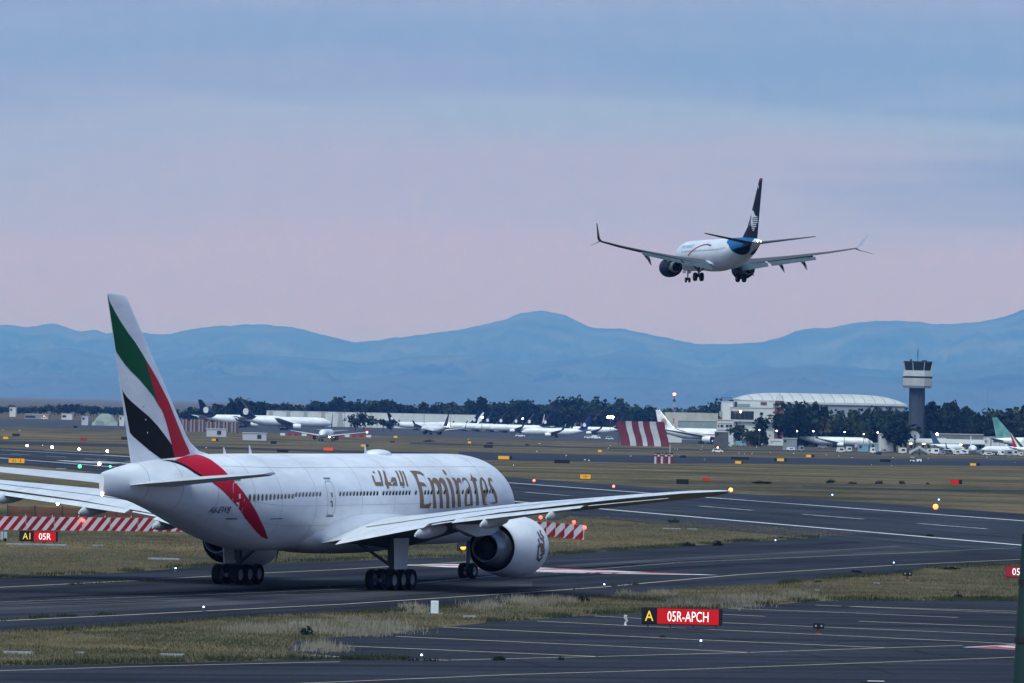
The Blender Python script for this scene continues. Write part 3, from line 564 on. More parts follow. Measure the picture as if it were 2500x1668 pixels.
paint = mat('white_aircraft_paint', (.82, .83, .85), .34, var=.18, vscale=.9, spec=.4, stretch=(.2, 1., .6))
grey_paint = mat('light_grey_wing_paint', (.60, .62, .64), .4, var=.12, vscale=.8)
dark_in = mat('dark_duct', (.008, .008, .010), .8, spec=.1)
bare = mat('bare_engine_metal', (.33, .35, .38), .42, .5, var=.35, vscale=2.)
lipm = mat('polished_inlet_lip', (.55, .56, .58), .25, .9)
rubber = mat('tyre_rubber', (.009, .009, .010), .85, spec=.12)
rim = mat('grey_wheel_rim', (.26, .27, .29), .5, .3)
steel = mat('grey_landing_gear_steel', (.09, .095, .10), .5, .2)
dgrey = mat('dark_gear_bay', (.03, .03, .033), .8)
c_green = mat('tail_green_paint', (.001, .085, .028), .5, spec=.1); c_red = mat('tail_red_paint', (.50, .004, .022), .5, spec=.12); c_black = mat('tail_black_paint', (.004, .004, .005), .5, spec=.1)
gold = mat('gold_lettering_paint', (.26, .155, .075), .42, .25, var=.2, vscale=1.5)
glassd = mat('dark_cabin_window', (.03, .036, .045), .15); seam = mat('dark_seam_paint', (.16, .17, .19), .6); ink = mat('black_lettering_paint', (.02, .02, .022), .5)
navwhite = mat('white_navigation_lamp', (1, 1, 1), emit=(1, .72, .45), es=22.); navamb = mat('amber_wingtip_lamp', (1, .7, .4), emit=(1, .30, .06), es=3.)
navred = mat('red_navigation_lamp', (1, .1, .1), emit=(1, .06, .05), es=30.)

def place_root(name, mg, P, yaw, label, cat, group=None, pitch=0.):
    """the empty at the main gear; P is where that point stands, YAW the heading right of straight away"""
    o = thing(name, P, label, cat, group, math.pi / 2 - yaw); o.rotation_euler = (0, -pitch, math.pi / 2 - yaw); return o
def shift(b, mg): b.v = [(x + mg, y, z) for x, y, z in b.v]; return b

# ------------------------------------------------------------------ the big twin jet in front
MG = 31.78
acP = np.array([-12.583, 358.94, 0.014])
jet = place_root('wide_body_airliner', MG, acP, .3906, 'large white twin jet airliner taxiing away with red, green and black tail and gold lettering', 'airliner')
H7 = Hull(WIDE, 5.585); H7.at0 = H7.at
H7.at = lambda x, phi, e=0., side=1: (lambda q: (q[0] + MG, q[1], q[2]))(H7.at0(x, phi, e, side))
b = MB(); H7.mesh(b, 64, 2.); fus = b.obj('fuselage', [paint], jet, 35)
# belly fairing round the wing root
b = MB(); rings = []
for i in range(25):
    u = -1 + 2 * i / 24.; x = -28.4 + u * 11.4; k = max(.02, (1 - abs(u) ** 2.6)) ** .5; ring = []
    for j in range(40):
        a = 2 * math.pi * j / 40; c_, s_ = math.cos(a), math.sin(a); e = 2 / 2.6
        ring.append((x + MG, 3.34 * k * math.copysign(abs(s_) ** e, s_), 3.85 - .25 * (1 - k) + 1.72 * k * math.copysign(abs(c_) ** e, c_)))
    rings.append(ring)
b.loft(rings); b.obj('belly_fairing', paint, jet, 40)
WS = [(1.5, -19.0, 16.9, 3.05, .125, .02), (3.2, -20.4, 15.7, 3.34, .125, .02), (6.5, -22.7, 12.95, 3.98, .115, .02), (10.2, -25.25, 10.0, 4.70, .105, .02), (15, -28.55, 7.95, 5.38, .10, .01), (20, -32.0, 6.3, 5.88, .11, -.015), (25, -35.45, 4.75, 6.40, .12, -.04), (29.3, -38.4, 3.4, 6.82, .125, -.055), (30.6, -39.45, 2.75, 6.93, .125, -.055), (31.6, -40.4, 2.1, 7.03, .12, -.05), (32.35, -41.5, .9, 7.12, .12, -.04)]
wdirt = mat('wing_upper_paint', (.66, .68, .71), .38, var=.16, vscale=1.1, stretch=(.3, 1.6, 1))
under = mat('shaded_wing_underside_grey', (.20, .21, .225), .5, var=.15, vscale=.8)
def shade_lower_skin(o):                              # lower skin darkened: the shade under the wing is put into its colour
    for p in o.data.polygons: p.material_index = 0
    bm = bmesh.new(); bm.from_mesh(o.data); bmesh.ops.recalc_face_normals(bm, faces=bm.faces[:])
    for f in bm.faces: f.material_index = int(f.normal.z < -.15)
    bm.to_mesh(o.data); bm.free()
for sd in (-1, 1):
    w_ = shift(wing_mesh(WS, sd, .018), MG).obj('wing', [wdirt, under], jet, 40); shade_lower_skin(w_)
    # flap panels hang a little below the trailing edge, a slot between
    for y0, y1, nm in ((3.9, 9.6, 'flap'), (11.6, 21.6, 'flap'), (9.8, 11.4, 'flaperon'), (22.0, 28.2, 'aileron')):
        b = MB(); rr = []
        for y in (y0, y1):
            ys_ = [s[0] for s in WS]; te = np.interp(y, ys_, [s[1] - s[2] for s in WS]); z = np.interp(y, ys_, [s[3] for s in WS]); ch = np.interp(y, ys_, [s[2] for s in WS]) * (.2 if nm == 'flap' else .13)
            dr = {'flap': .15, 'flaperon': .1, 'aileron': .04}[nm]; wc = np.interp(y, ys_, [s[2] for s in WS]); zz = z - .012 * wc - .03; ext = .40 if nm == 'flap' else .12
            rr.append(section(y, te + ch * (1 - ext), ch, zz - .05, .09, sd, .03, dr))
        b.loft(rr); shift(b, MG); b.obj(nm, wdirt, w_, 40)
    b = MB(); q = []
    for y in (4., 7., 10.2, 14., 18., 21.8):
        ys_ = [s[0] for s in WS]; xl, c, z, tc_, tw = [np.interp(y, ys_, [s[i] for s in WS]) for i in (1, 2, 3, 4, 5)]
        for u in (.765, .785): q.append((xl - u * c + MG, sd * y, z + (naca(u, tc_) + .018 * (1 - (2 * u - 1) ** 2) - tw * (u - .4)) * c + .02))
    b.add(q, [(2 * i, 2 * i + 1, 2 * i + 3, 2 * i + 2) for i in range(5)]); b.obj('spoiler_gap', seam, w_)
    for y, L_, k in ((9.3, 4.8, .86), (14.2, 4.2, .8), (19.4, 3.6, .7)):
        ys_ = [s[0] for s in WS]; te = np.interp(y, ys_, [s[1] - s[2] for s in WS]); z = np.interp(y, ys_, [s[3] for s in WS]); rr = []
        for i in range(10):
            u = i / 9.; x = te + L_ * (1 - u) * .78 - u * 1.5; rad = max(.04, (4 * u * (1 - u)) ** .55) * .42 * k if u < .9 else .2 * k * (1.05 - u) / .15 + .02
            rr.append([(x + MG, sd * y + rad * .8 * math.sin(2 * math.pi * j / 14), z - .52 * k - .45 * u * u * k + rad * 1.35 * math.cos(2 * math.pi * j / 14)) for j in range(14)])
        b = MB(); b.loft(rr); b.obj('flap_track_fairing', grey_paint, w_, 45)
    b = MB(); b.sphere((-41.5 + MG, sd * 32.35, 7.22), .13, sc=(1.4, 1, 1)); b.obj('wingtip_light', navamb if sd < 0 else navred, w_)
    en = MB(); engine_mesh(en, -19.55, sd * 9.74, 2.74, 2.05, 5.5); shift(en, MG); eo = en.obj('engine', [paint, dark_in, bare, lipm], jet, 40)
    if sd < 0: eng_r = eo
    b = MB(); rr = []
    for x, zt, zb, w in ((-20.8, 4.66, 4.5, .10), (-22.0, 4.95, 4.35, .3), (-24.0, 5.2, 4.1, .42), (-26.2, 5.15, 3.62, .42), (-28.5, 4.75, 3.5, .34), (-31.5, 4.5, 4.1, .12)):
        rr.append([(x + MG, sd * 9.74 - w, zb), (x + MG, sd * 9.74 + w, zb), (x + MG, sd * 9.74 + w * .8, zt), (x + MG, sd * 9.74 - w * .8, zt)])
    b.loft(rr); b.obj('pylon', grey_paint, jet, 50)
    # main gear: strut, bogie beam, braces, door, six wheels
    b = MB(); yg = sd * 5.49
    b.tube([(0, yg, 3.5), (0, yg, 1.6)], .26, 14); b.tube([(0, yg, 1.7), (0, yg, .62)], .17, 12); b.tube([(1.75, yg, .62), (-1.75, yg, .62)], .15, 10)
    for ax in (-1.46, 0, 1.46): b.tube([(ax, yg - .75, .66), (ax, yg + .75, .66)], .09, 8)
    b.tube([(.1, yg, 1.3), (2.3, yg - sd * 1.2, 3.2)], .1, 8); b.tube([(0, yg, 1.5), (-.2, yg - sd * 2.2, 2.9)], .1, 8); b.tube([(.25, yg, 1.5), (.75, yg, 1.05), (.15, yg, .75)], .06, 6)
    g = b.obj('main_gear', steel, jet, 40)
    b = MB(); b.box((.1, yg + sd * .62, 2.35), (1.9, .07, 2.0), top=(1.25, 1)); b.obj('gear_door', paint, g)
    wm = wheel_mesh(.66, .52).mesh('wheel', [rubber, rim], 35)
    for ax in (-1.46, 0, 1.46):
        for s2 in (-1, 1): link('wheel', wm, g, (ax, yg + s2 * .70, .66))
# tail
SS = [(.6, -53.6, 6.9, 6.85, .085, .015), (1.8, -54.5, 6.0, 6.98, .085, .015), (10.2, -60.6, 2.75, 7.68, .085, .015), (10.76, -61.4, 1.7, 7.74, .085, .015)]
for sd in (-1, 1): shift(wing_mesh(SS, sd, 0.), MG).obj('horizontal_stabilizer', grey_paint, jet, 40)
def finch(z): return -50.3 - 10.05 * (z - 8.6) / 9.71, -59.0 - 3.83 * (z - 7.95) / 10.36
FS = [(z, *finch(z), .10) for z in (7.3, 8.6, 10.5, 13, 15.5, 17.6, 18.2)] + [(18.31, -60.6, -62.7, .06)]
fin = shift(fin_mesh(FS), MG).obj('vertical_fin', paint, jet, 40)
b = MB(); b.loft([[(x + MG, -w, 8.5), (x + MG, w, 8.5), (x + MG, .02, zt), (x + MG, -.02, zt)] for x, w, zt in ((-48.3, .05, 8.68), (-49.6, .14, 8.85), (-50.8, .2, 9.35), (-51.9, .2, 10.1))]); b.obj('dorsal_fillet', paint, jet, 60)
def fin_decal(name, loop, m, side=-1):
    V, T = cdt([loop], .35); b = MB(); vs = []
    for x, z in V:
        le, te = finch(z); c = le - te; u = min(.985, max(.004, (le - x) / c)); vs.append((le - u * c + MG, side * (naca(u, .1) * c + .014), z))
    b.add(vs, T); return b.obj(name, m, fin)
for sd in (-1, 1):
    for k, m in (('fin_green', c_green), ('fin_red', c_red), ('fin_black', c_black)): fin_decal('tail_stripe', DEC[k], m, sd)
# rudder hinge line and its three hinge dots
for z in (11.55, 10.75, 9.95):
    le, te = finch(z); b = MB(); b.sphere((te + 2.2 + MG, -.33, z), .07, sc=(1, .5, 1)); b.obj('rudder_hinge', lipm, fin)
hull_decal('cheat_stripe', H7, [DEC['swoosh']], c_red, fus); hull_decal('cheat_stripe', H7, [DEC['blackband']], c_black, fus, .014)
for k, hl in (('E', 0), ('m', 0), ('i', 0), ('dot', 0), ('r', 0), ('a', 'ahole'), ('t', 0), ('e', 'ehole'), ('s', 0)):
    hull_decal('letter', H7, [DEC[k]] + ([DEC[hl]] if hl else []), gold, fus)
for k in ('ar1', 'ar2', 'ar3', 'ar4', 'ar5', 'ar6', 'ar7'):
    pts = [(s, p * 3.1) for s, p in DEC[k]]; w = {'ar6': .15, 'ar7': .1}.get(k, .27); o = stroke(pts, w)
    hull_decal('letter', H7, [[(x, y / 3.1) for x, y in o]], gold, fus)
V, T = text_mesh('A6-EWB', 1.0); V = V / V.max(0)
b = MB(); b.add([(lambda s, z: H7.at(s, H7.phi(s, z), .022))(51.95 - u * 2.0 - v * .08, 5.06 + v * .40) for u, v in V], T); b.obj('letter', ink, fus)
# cabin windows, doors
wb = MB(); wb.add([(.15 * math.cos(2 * math.pi * k / 14), .0, .235 * math.sin(2 * math.pi * k / 14)) for k in range(14)], [tuple(range(14))])
wme = wb.mesh('window', glassd)
wst = list(47.97 - .53 * np.arange(20)) + list(34.75 - .54 * np.arange(12)) + list(27.82 - .539 * np.arange(9)) + [22.46, 20.9, 20.36, 19.82, 18.7, 17.6, 15.42, 14.42, 13.4, 12.2, 10.6, 10.08, 9.58, 9.05]
for s in wst:
    ph = H7.phi(s, 6.09 if s < 42 else 6.0); q = H7.at(s, ph, .022); o = link('window', wme, fus, q); o.rotation_euler = (-(ph - math.pi / 2), 0, 0) if s < 40 else (-(ph - math.pi / 2), 0, -math.atan2(H7.w(s - .5) - H7.w(s + .5), 1.))
def door(s0, s1, z0, z1, line, bar=True):
    n = 9; lp = []
    for i in range(28):
        a = 2 * math.pi * i / 28; cx, cz = math.cos(a), math.sin(a); u = math.copysign(abs(cx) ** .45, cx); v = math.copysign(abs(cz) ** .45, cz)
        s = (s0 + s1) / 2 + u * (s1 - s0) / 2; z = (z0 + z1) / 2 + v * (z1 - z0) / 2; lp.append((s, z))
    inn = [((s0 + s1) / 2 + (s - (s0 + s1) / 2) * (1 - .06 / (s1 - s0)), (z0 + z1) / 2 + (z - (z0 + z1) / 2) * (1 - .06 / (z1 - z0))) for s, z in lp]
    f = lambda L: [(s, H7.phi(s, z)) for s, z in L]
    d = hull_decal('door', H7, [f(lp), f(inn)], line, fus, .026, .4)
    for s, z, w, h in (((s0 + s1) / 2 - .05, z1 + .12, 1.0, .07), ((s0 + s1) / 2, z0 - .1, 1.1, .09)):
        if bar: hull_decal('door_gutter', H7, [f([(s - w / 2, z), (s + w / 2, z), (s + w / 2, z + h), (s - w / 2, z + h)])], seam, d, .03, .4)
    for s, z, w, h in (((s0 + s1) / 2 - .1, 5.95, .2, .3), ((s0 + s1) / 2 + .05, 5.6, .3, .12), ((s0 + s1) / 2 - .1, 5.3, .15, .3)):
        hull_decal('door_marking', H7, [f([(s - w / 2, z), (s + w / 2, z), (s + w / 2, z + h), (s - w / 2, z + h)])], line if line is not seam else seam, d, .03, .4)
door(35.55, 36.75, 4.78, 7.0, seam); door(48.62, 49.95, 4.75, 6.95, mat('white_door_line', (.75, .74, .74), .5))
# skin joints of the barrel, drawn as fine lines
lap = mat('skin_joint_line', (.50, .51, .54), .5)
for s in (10.2, 15.4, 20.1, 25.9, 31.2, 38.4, 43.6, 47.2, 51.5, 55.2, 58.6):
    q = [H7.at(s, ph, .008) for ph in np.linspace(.05, 2.5, 30)]; q2 = [H7.at(s + .055, ph, .008) for ph in np.linspace(.05, 2.5, 30)]
    b = MB(); b.add(q + q2, [(i, i + 1, i + 31, i + 30) for i in range(29)]); b.obj('skin_joint', lap, fus)
for ph in (.75, 1.62, 2.05):
    ss = np.linspace(8, 50, 60); b = MB(); b.add([H7.at(s, ph + d, .008) for d in (0, .009) for s in ss], [(i, i + 1, i + 61, i + 60) for i in range(59)]); b.obj('skin_joint', lap, fus)
b = MB(); b.add([H7.at(s, H7.phi(s, z), .02) for s, z in ((43.2, 4.62), (44.9, 4.62), (44.9, 4.68), (43.2, 4.68))], [(0, 1, 2, 3)]); b.obj('cargo_door_gutter', seam, fus)
# roof: radome and blade aerials
b = MB(); rr = []
for i in range(13):
    u = i / 12.; x = -20.4 - u * 3.0; k = max(.03, (4 * u * (1 - u)) ** .4); rr.append([(x + MG, .75 * k * math.cos(a), 8.62 + .36 * k * max(0, math.sin(a)) - (.05 if math.sin(a) < 0 else 0)) for a in [2 * math.pi * j / 20 for j in range(20)]])
b.loft(rr); b.obj('radome', paint, jet, 50)
for x, h in ((-23.9, .6), (-42.0, .55), (-45.8, .42)):
    b = MB(); b.loft([[(x + .2 + MG, -.03, 8.66), (x - .2 + MG, 0, 8.66), (x + .2 + MG, .03, 8.66)], [(x - .12 + MG, -.015, 8.66 + h), (x - .26 + MG, 0, 8.66 + h), (x - .12 + MG, .015, 8.66 + h)]]); b.obj('blade_antenna', paint, jet)
b = MB(); b.tube([(-37.5 + MG, 0, 2.5), (-37.7 + MG, 0, 1.8)], .05, 6); b.obj('belly_antenna', steel, jet)
b = MB(); b.sphere((-62.98 + MG, -.06, 6.22), .085); b.obj('tail_light', navwhite, jet)
# nose gear
b = MB(); x = -5.89 + MG; b.tube([(x, 0, 3.0), (x, 0, .6)], .14, 10); b.tube([(x, -.5, .55), (x, .5, .55)], .08, 8); b.tube([(x + .05, 0, 1.2), (x + 1.6, 0, 2.8)], .08, 8)
g = b.obj('nose_gear', steel, jet, 40); wm = wheel_mesh(.54, .42).mesh('wheel', [rubber, rim], 35)
for s2 in (-1, 1): link('wheel', wm, g, (x, s2 * .36, .54))
for s2 in (-1, 1):
    b = MB(); b.box((x + .5, s2 * .6, 2.4), (1.5, .05, .45)); b.obj('gear_door', grey_paint, g)
# gold emblem on the outer side of the right engine
def cowl_pt(x, a, R=2.05, x0=-19.55, L=5.5, y=-9.74, z=2.74):
    u = (x0 - x) / L; r = R * np.interp(u, [.03, .12, .3, .55, .8, 1], [.915, .972, 1, .985, .9, .8]) + .015
    return (x + MG, y - r * math.cos(a), z + r * math.sin(a))
EM = [[(.1, 1.0), (.25, .7), (.05, .55), (.35, .35)], [(.55, .9), (.5, .5), (.15, .3), (.2, .05), (.75, .1)], [(.75, .45), (.7, .05), (.2, -.1), (.1, -.4), (.5, -.55)], [(.85, .1), (.85, -.3), (.75, -.7), (.4, -.85), (.15, -.6)], [(.45, .2), (.5, -.2), (.3, -.35)]]
for st in EM:
    V, T = cdt([stroke([(p[0] * 1.1, p[1] * 1.15) for p in st], .2)], .2)
    b = MB(); b.add([cowl_pt(-20.75 - u * 1.3, .04 + v / 2.05) for u, v in V], T); b.obj('emblem', mat('gold_emblem_paint', (.15, .10, .06), .45, .2), eng_r)
# ------------------------------------------------------------------ the narrow body coming in to land
navy = mat('midnight_blue_paint', (.003, .006, .020), .5, spec=.1); skyb = mat('sky_blue_paint', (.012, .12, .29), .5, spec=.15); faded_blue = mat('pale_blue_lettering_paint', (.22, .47, .62), .5)
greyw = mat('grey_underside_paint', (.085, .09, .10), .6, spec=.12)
MG2 = 19.6; y2, p2 = -.236, .0049
Fv = np.array([math.sin(y2) * math.cos(p2), math.cos(y2) * math.cos(p2), math.sin(p2)]); Lv = np.array([-math.cos(y2), math.sin(y2), 0]); Uv = np.cross(Fv, Lv)
lander = place_root('narrow_body_airliner', MG2, np.array([26.3116, 712.6274, 31.8862]) + Fv * (18 - MG2) - Uv * 3, y2, 'white airliner with dark tail coming in to land, wheels down, high above the field', 'airliner', pitch=p2)
HN = Hull(NARROW, 3.35); HN.at0 = HN.at
HN.at = lambda x, phi, e=0., side=1: (lambda q: (q[0] + MG2, q[1], q[2]))(HN.at0(x, phi, e, side))
b = MB(); HN.mesh(b, 40, 1.2); fus2 = b.obj('fuselage', paint, lander, 35)
b = MB(); rr = []
for i in range(15):
    u = -1 + 2 * i / 14.; k = max(.03, (1 - abs(u) ** 2.5)) ** .5; rr.append([(-17.6 + u * 5.6 + MG2, 1.98 * k * math.sin(a), 2.1 + .95 * k * math.cos(a)) for a in [2 * math.pi * j / 24 for j in range(24)]])
b.loft(rr); b.obj('belly_fairing', paint, lander, 50)
W2 = [(.8, -13.0, 8.6, 2.05, .13, .03), (1.9, -13.7, 7.6, 2.15, .13, .03), (5.8, -16.4, 4.9, 2.68, .11, .03), (10, -18.7, 3.7, 3.28, .10, .02), (14, -20.9, 2.75, 3.9, .10, .01), (17.1, -22.75, 1.75, 4.5, .10, 0)]
for sd in (1, -1):
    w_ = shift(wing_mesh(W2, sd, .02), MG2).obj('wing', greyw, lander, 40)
    yy = [s[0] for s in W2]
    for y0, y1 in ((2.0, 5.6), (6.0, 11.6)):
        for q, (dx, dz, cf, tw) in enumerate(((.25, -.12, .15, .36), (.75, -.40, .10, .62))):
            rr = []
            for y in (y0, y1):
                te = np.interp(y, yy, [s[1] - s[2] for s in W2]); z = np.interp(y, yy, [s[3] for s in W2]); c0 = np.interp(y, yy, [s[2] for s in W2]); k = .55 + .45 * c0 / 5.
                ch = c0 * cf + .35; rr.append(section(y, te + .75 * (1 - q) - dx * k * q, ch, z + dz * k - .05, .1, sd, .05, tw))
            b = MB(); b.loft(rr); shift(b, MG2); b.obj('flap', mat('flap_grey_paint', (.07, .105, .13), .6, var=.2, vscale=1., spec=.1), w_, 40)
    for y in (3.6, 7.6, 10.4):
        te = np.interp(y, yy, [s[1] - s[2] for s in W2]); z = np.interp(y, yy, [s[3] for s in W2])
        b = MB(); b.loft([[(x + MG2, sd * y + r * .6 * math.cos(a), zz + r * 1.2 * math.sin(a)) for a in [2 * math.pi * j / 10 for j in range(10)]] for x, zz, r in ((te + 2.4, z - .25, .04), (te + 1.4, z - .42, .24), (te + .1, z - .75, .28), (te - 1.0, z - 1.35, .2), (te - 1.7, z - 1.8, .03))]); b.obj('flap_track_fairing', greyw, w_, 50)
    ROOT = [(-22.85, 1.7), (-23.3, 1.4), (-24.4, .95), (-25.3, .45)]
    for nm, tip, zs in (('winglet', [(17.1, 4.5), (17.42, 4.85), (17.75, 5.6), (18.1, 6.75 if sd > 0 else 6.3)], 1), ('winglet_lower_blade', [(17.15, 4.48), (17.6, 4.25), (18.25, 4.05), (18.75, 3.85)], -1)):
        b = MB(); rr = []
        for (xl, c), (y, z) in zip(ROOT, tip):
            c = c if zs > 0 else c * .65; n = np.array([-(z - 4.4), (y - 17.0)]); n = n / (np.linalg.norm(n) + 1e-6) * .02 if zs > 0 else np.array([0, .03])
            rr.append([(xl + MG2, sd * y, z), (xl - c * .4 + MG2, sd * (y + n[0]), z + n[1]), (xl - c + MG2, sd * y, z), (xl - c * .4 + MG2, sd * (y - n[0]), z - n[1])])
        b.loft(rr); b.obj(nm, mat('lit_winglet_tone', (.36, .42, .50), .5) if sd < 0 and zs > 0 else greyw, w_)  # left blade's shade put in as darker grey, the right upper one kept pale
    en = MB(); engine_mesh(en, -11.7, sd * 4.9, 1.60, 1.27, 3.7); shift(en, MG2); en.obj('engine', [mat('deep_blue_cowl_paint', (.003, .018, .055), .5, spec=.15), dark_in, bare, lipm], lander, 40)
    b = MB(); b.loft([[(x + MG2, sd * 4.83 - w, zb), (x + MG2, sd * 4.83 + w, zb), (x + MG2, sd * 4.83 + w, zt), (x + MG2, sd * 4.83 - w, zt)] for x, zb, zt, w in ((-12.2, 2.85, 3.0, .08), (-14, 2.6, 3.0, .22), (-16.5, 2.3, 2.8, .22), (-18, 2.3, 2.5, .08))]); b.obj('pylon', greyw, lander, 50)
    b = MB(); yg = sd * 2.86; b.tube([(0, yg - sd * .1, 2.1), (0, yg, .35)], .14, 10); b.tube([(0, yg - .55, .38), (0, yg + .55, .38)], .08, 8); b.tube([(0, yg, .9), (.1, yg - sd * 1.3, 1.9)], .07, 6)
    g = b.obj('main_gear', steel, lander, 40); wm = wheel_mesh(.56, .42).mesh('wheel', [rubber, rim], 35)
    for s2 in (-1, 1): link('wheel', wm, g, (0, yg + s2 * .43, .37))
    S2 = [(.3, -33.2, 3.9, 4.55, .1), (1.0, -33.9, 3.5, 4.62, .1), (7.17, -37.5, 1.35, 5.5, .09)]
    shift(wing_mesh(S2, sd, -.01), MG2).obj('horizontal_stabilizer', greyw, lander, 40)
    b = MB(); b.sphere((-37.95 + MG2, sd * .2 + .1, 4.7), .09); b.obj('tail_light', mat('white_strobe_lamp', (1, 1, 1), emit=(1, .95, .9), es=18.), lander)
b = MB(); x = -4. + MG2; b.tube([(x, 0, 1.9), (x, 0, .2)], .09, 8); b.tube([(x, -.3, .22), (x, .3, .22)], .05, 6)
g = b.obj('nose_gear', steel, lander, 40); wm = wheel_mesh(.34, .2).mesh('wheel', [rubber, rim], 35)
for s2 in (-1, 1): link('wheel', wm, g, (x, s2 * .24, .22))
for s2 in (-1, 1):
    b = MB(); b.box((x + .5, s2 * .35, 1.35), (1.6, .04, .5)); b.obj('gear_door', paint, g)
def fch(z): return np.interp(z, [4.6, 5.49, 6.65, 7.82, 12.66], [-29.4, -30.25, -32.3, -33.5, -37.25]), -36.75 - (z - 5.2) * .24
fin2 = shift(fin_mesh([(z, *fch(z), .09 if z > 7 else .05) for z in (4.9, 5.5, 6.0, 6.65, 7.2, 7.82, 9.2, 10.8, 12.0, 12.55)] + [(12.66, -37.5, -38.4, .05)]), MG2).obj('vertical_fin', navy, lander, 40)
def fin2_decal(name, loop, m):
    for sd in (1, -1):
        V, T = cdt([loop], .5); b = MB(); vs = []
        for x, z in V:
            le, te = fch(z); c = le - te; u = min(.97, max(.01, (le - x) / c)); vs.append((le - u * c + MG2, sd * (naca(u, .09 if z > 7 else .06) * c + .03), z))
        b.add(vs, T); b.obj(name, m, fin2)
fin2_decal('tail_emblem', [(-34.04, 8.55), (-34.46, 8.68), (-35.37, 8.6), (-35.87, 8.16), (-36.32, 7.9), (-35.42, 7.87), (-35.09, 7.58), (-35.31, 7.08), (-34.81, 6.59), (-34.5, 6.65), (-34.4, 7.2), (-34.6, 7.79), (-34.3, 8.0), (-34.4, 8.25), (-34.0, 8.35)], paint)
fin2_decal('tail_emblem', stroke([(-33.7, 6.75), (-33.55, 7.2), (-33.75, 7.62), (-34.1, 7.72), (-34.4, 7.3), (-34.25, 6.75)], .09), paint)
for a, z, c in ((-35.43, 7.82, -36.86), (-35.3, 7.57, -36.95), (-35.25, 7.33, -36.97), (-35.13, 7.08, -36.92), (-34.79, 6.86, -36.4), (-34.81, 6.62, -36.42), (-34.65, 6.39, -35.91), (-35.03, 6.14, -35.67)):
    fin2_decal('tail_emblem', [(a, z - .06), (c, z - .06), (c, z + .06), (a, z + .06)], paint)
fin2_decal('tail_tip_band', [(-37.3, 12.35), (-38.4, 12.3), (-38.42, 12.55), (-37.4, 12.6)], c_red)
fin2_decal('tail_emblem', [(-36.95, 11.4), (-37.25, 11.4), (-37.3, 11.8), (-37.05, 11.8)], paint)
for sd in (-1, 1):
    hull_decal('tail_band', HN, [[(26.73, .583), (27.6, .9), (29.06, 1.151), (29.97, 1.482), (30.62, 1.836), (31.41, 2.211), (32.05, 2.654), (32.87, 2.944), (34.02, 2.979), (36.1, 2.215), (36.64, .973), (36.2, .2), (31, .15), (26.22, .25)]], skyb, fus2, .02, .4, sd, 1.9)
    hull_decal('tail_band', HN, [[(31.03, 1.7), (32.42, 1.761), (34.48, 2.001), (36.19, 1.905), (34.91, 2.754), (33.18, 2.94), (32.24, 2.603), (31.5, 2.147)]], navy, fus2, .035, .4, sd, 1.9)
    hull_decal('red_arc', HN, [[(x, y / 1.9) for x, y in stroke([(x, p * 1.9) for x, p in ((10.77, 1.606), (12.02, 1.393), (14.02, 1.107), (16.43, .922), (18.5, .878), (20.93, 1.015))], .2)]], mat('dull_red_paint', (.25, .03, .04), .5), fus2, .02, .4, sd, 1.9)
V, T = text_mesh('AEROMEXICO', 1.); V = V / V[:, 0].max()
bb = MB()
bb.add([HN.at(6.2 + u * 6.0, 1.08 - v * 2.4, .03, -1) for u, v in V], T); bb.obj('lettering', faded_blue, fus2)
wb = MB(); wb.add([(.12 * math.cos(2 * math.pi * k / 10), 0, .18 * math.sin(2 * math.pi * k / 10)) for k in range(10)], [tuple(range(10))]); wme2 = wb.mesh('window', mat('blue_grey_cabin_window', (.16, .19, .23), .3))
for i in range(34):
    s = 7.5 + i * .62; ph = 1.35; q = HN.at(s, ph, .02, -1); o = link('window', wme2, fus2, q); o.rotation_euler = ((ph - math.pi / 2), 0, 0)
b = MB(); b.sphere((-10.9 + MG2, 1.3, 2.3), .13); b.obj('wing_root_light', mat('pink_lamp', (1, .8, .8), emit=(1, .6, .55), es=40.), lander)

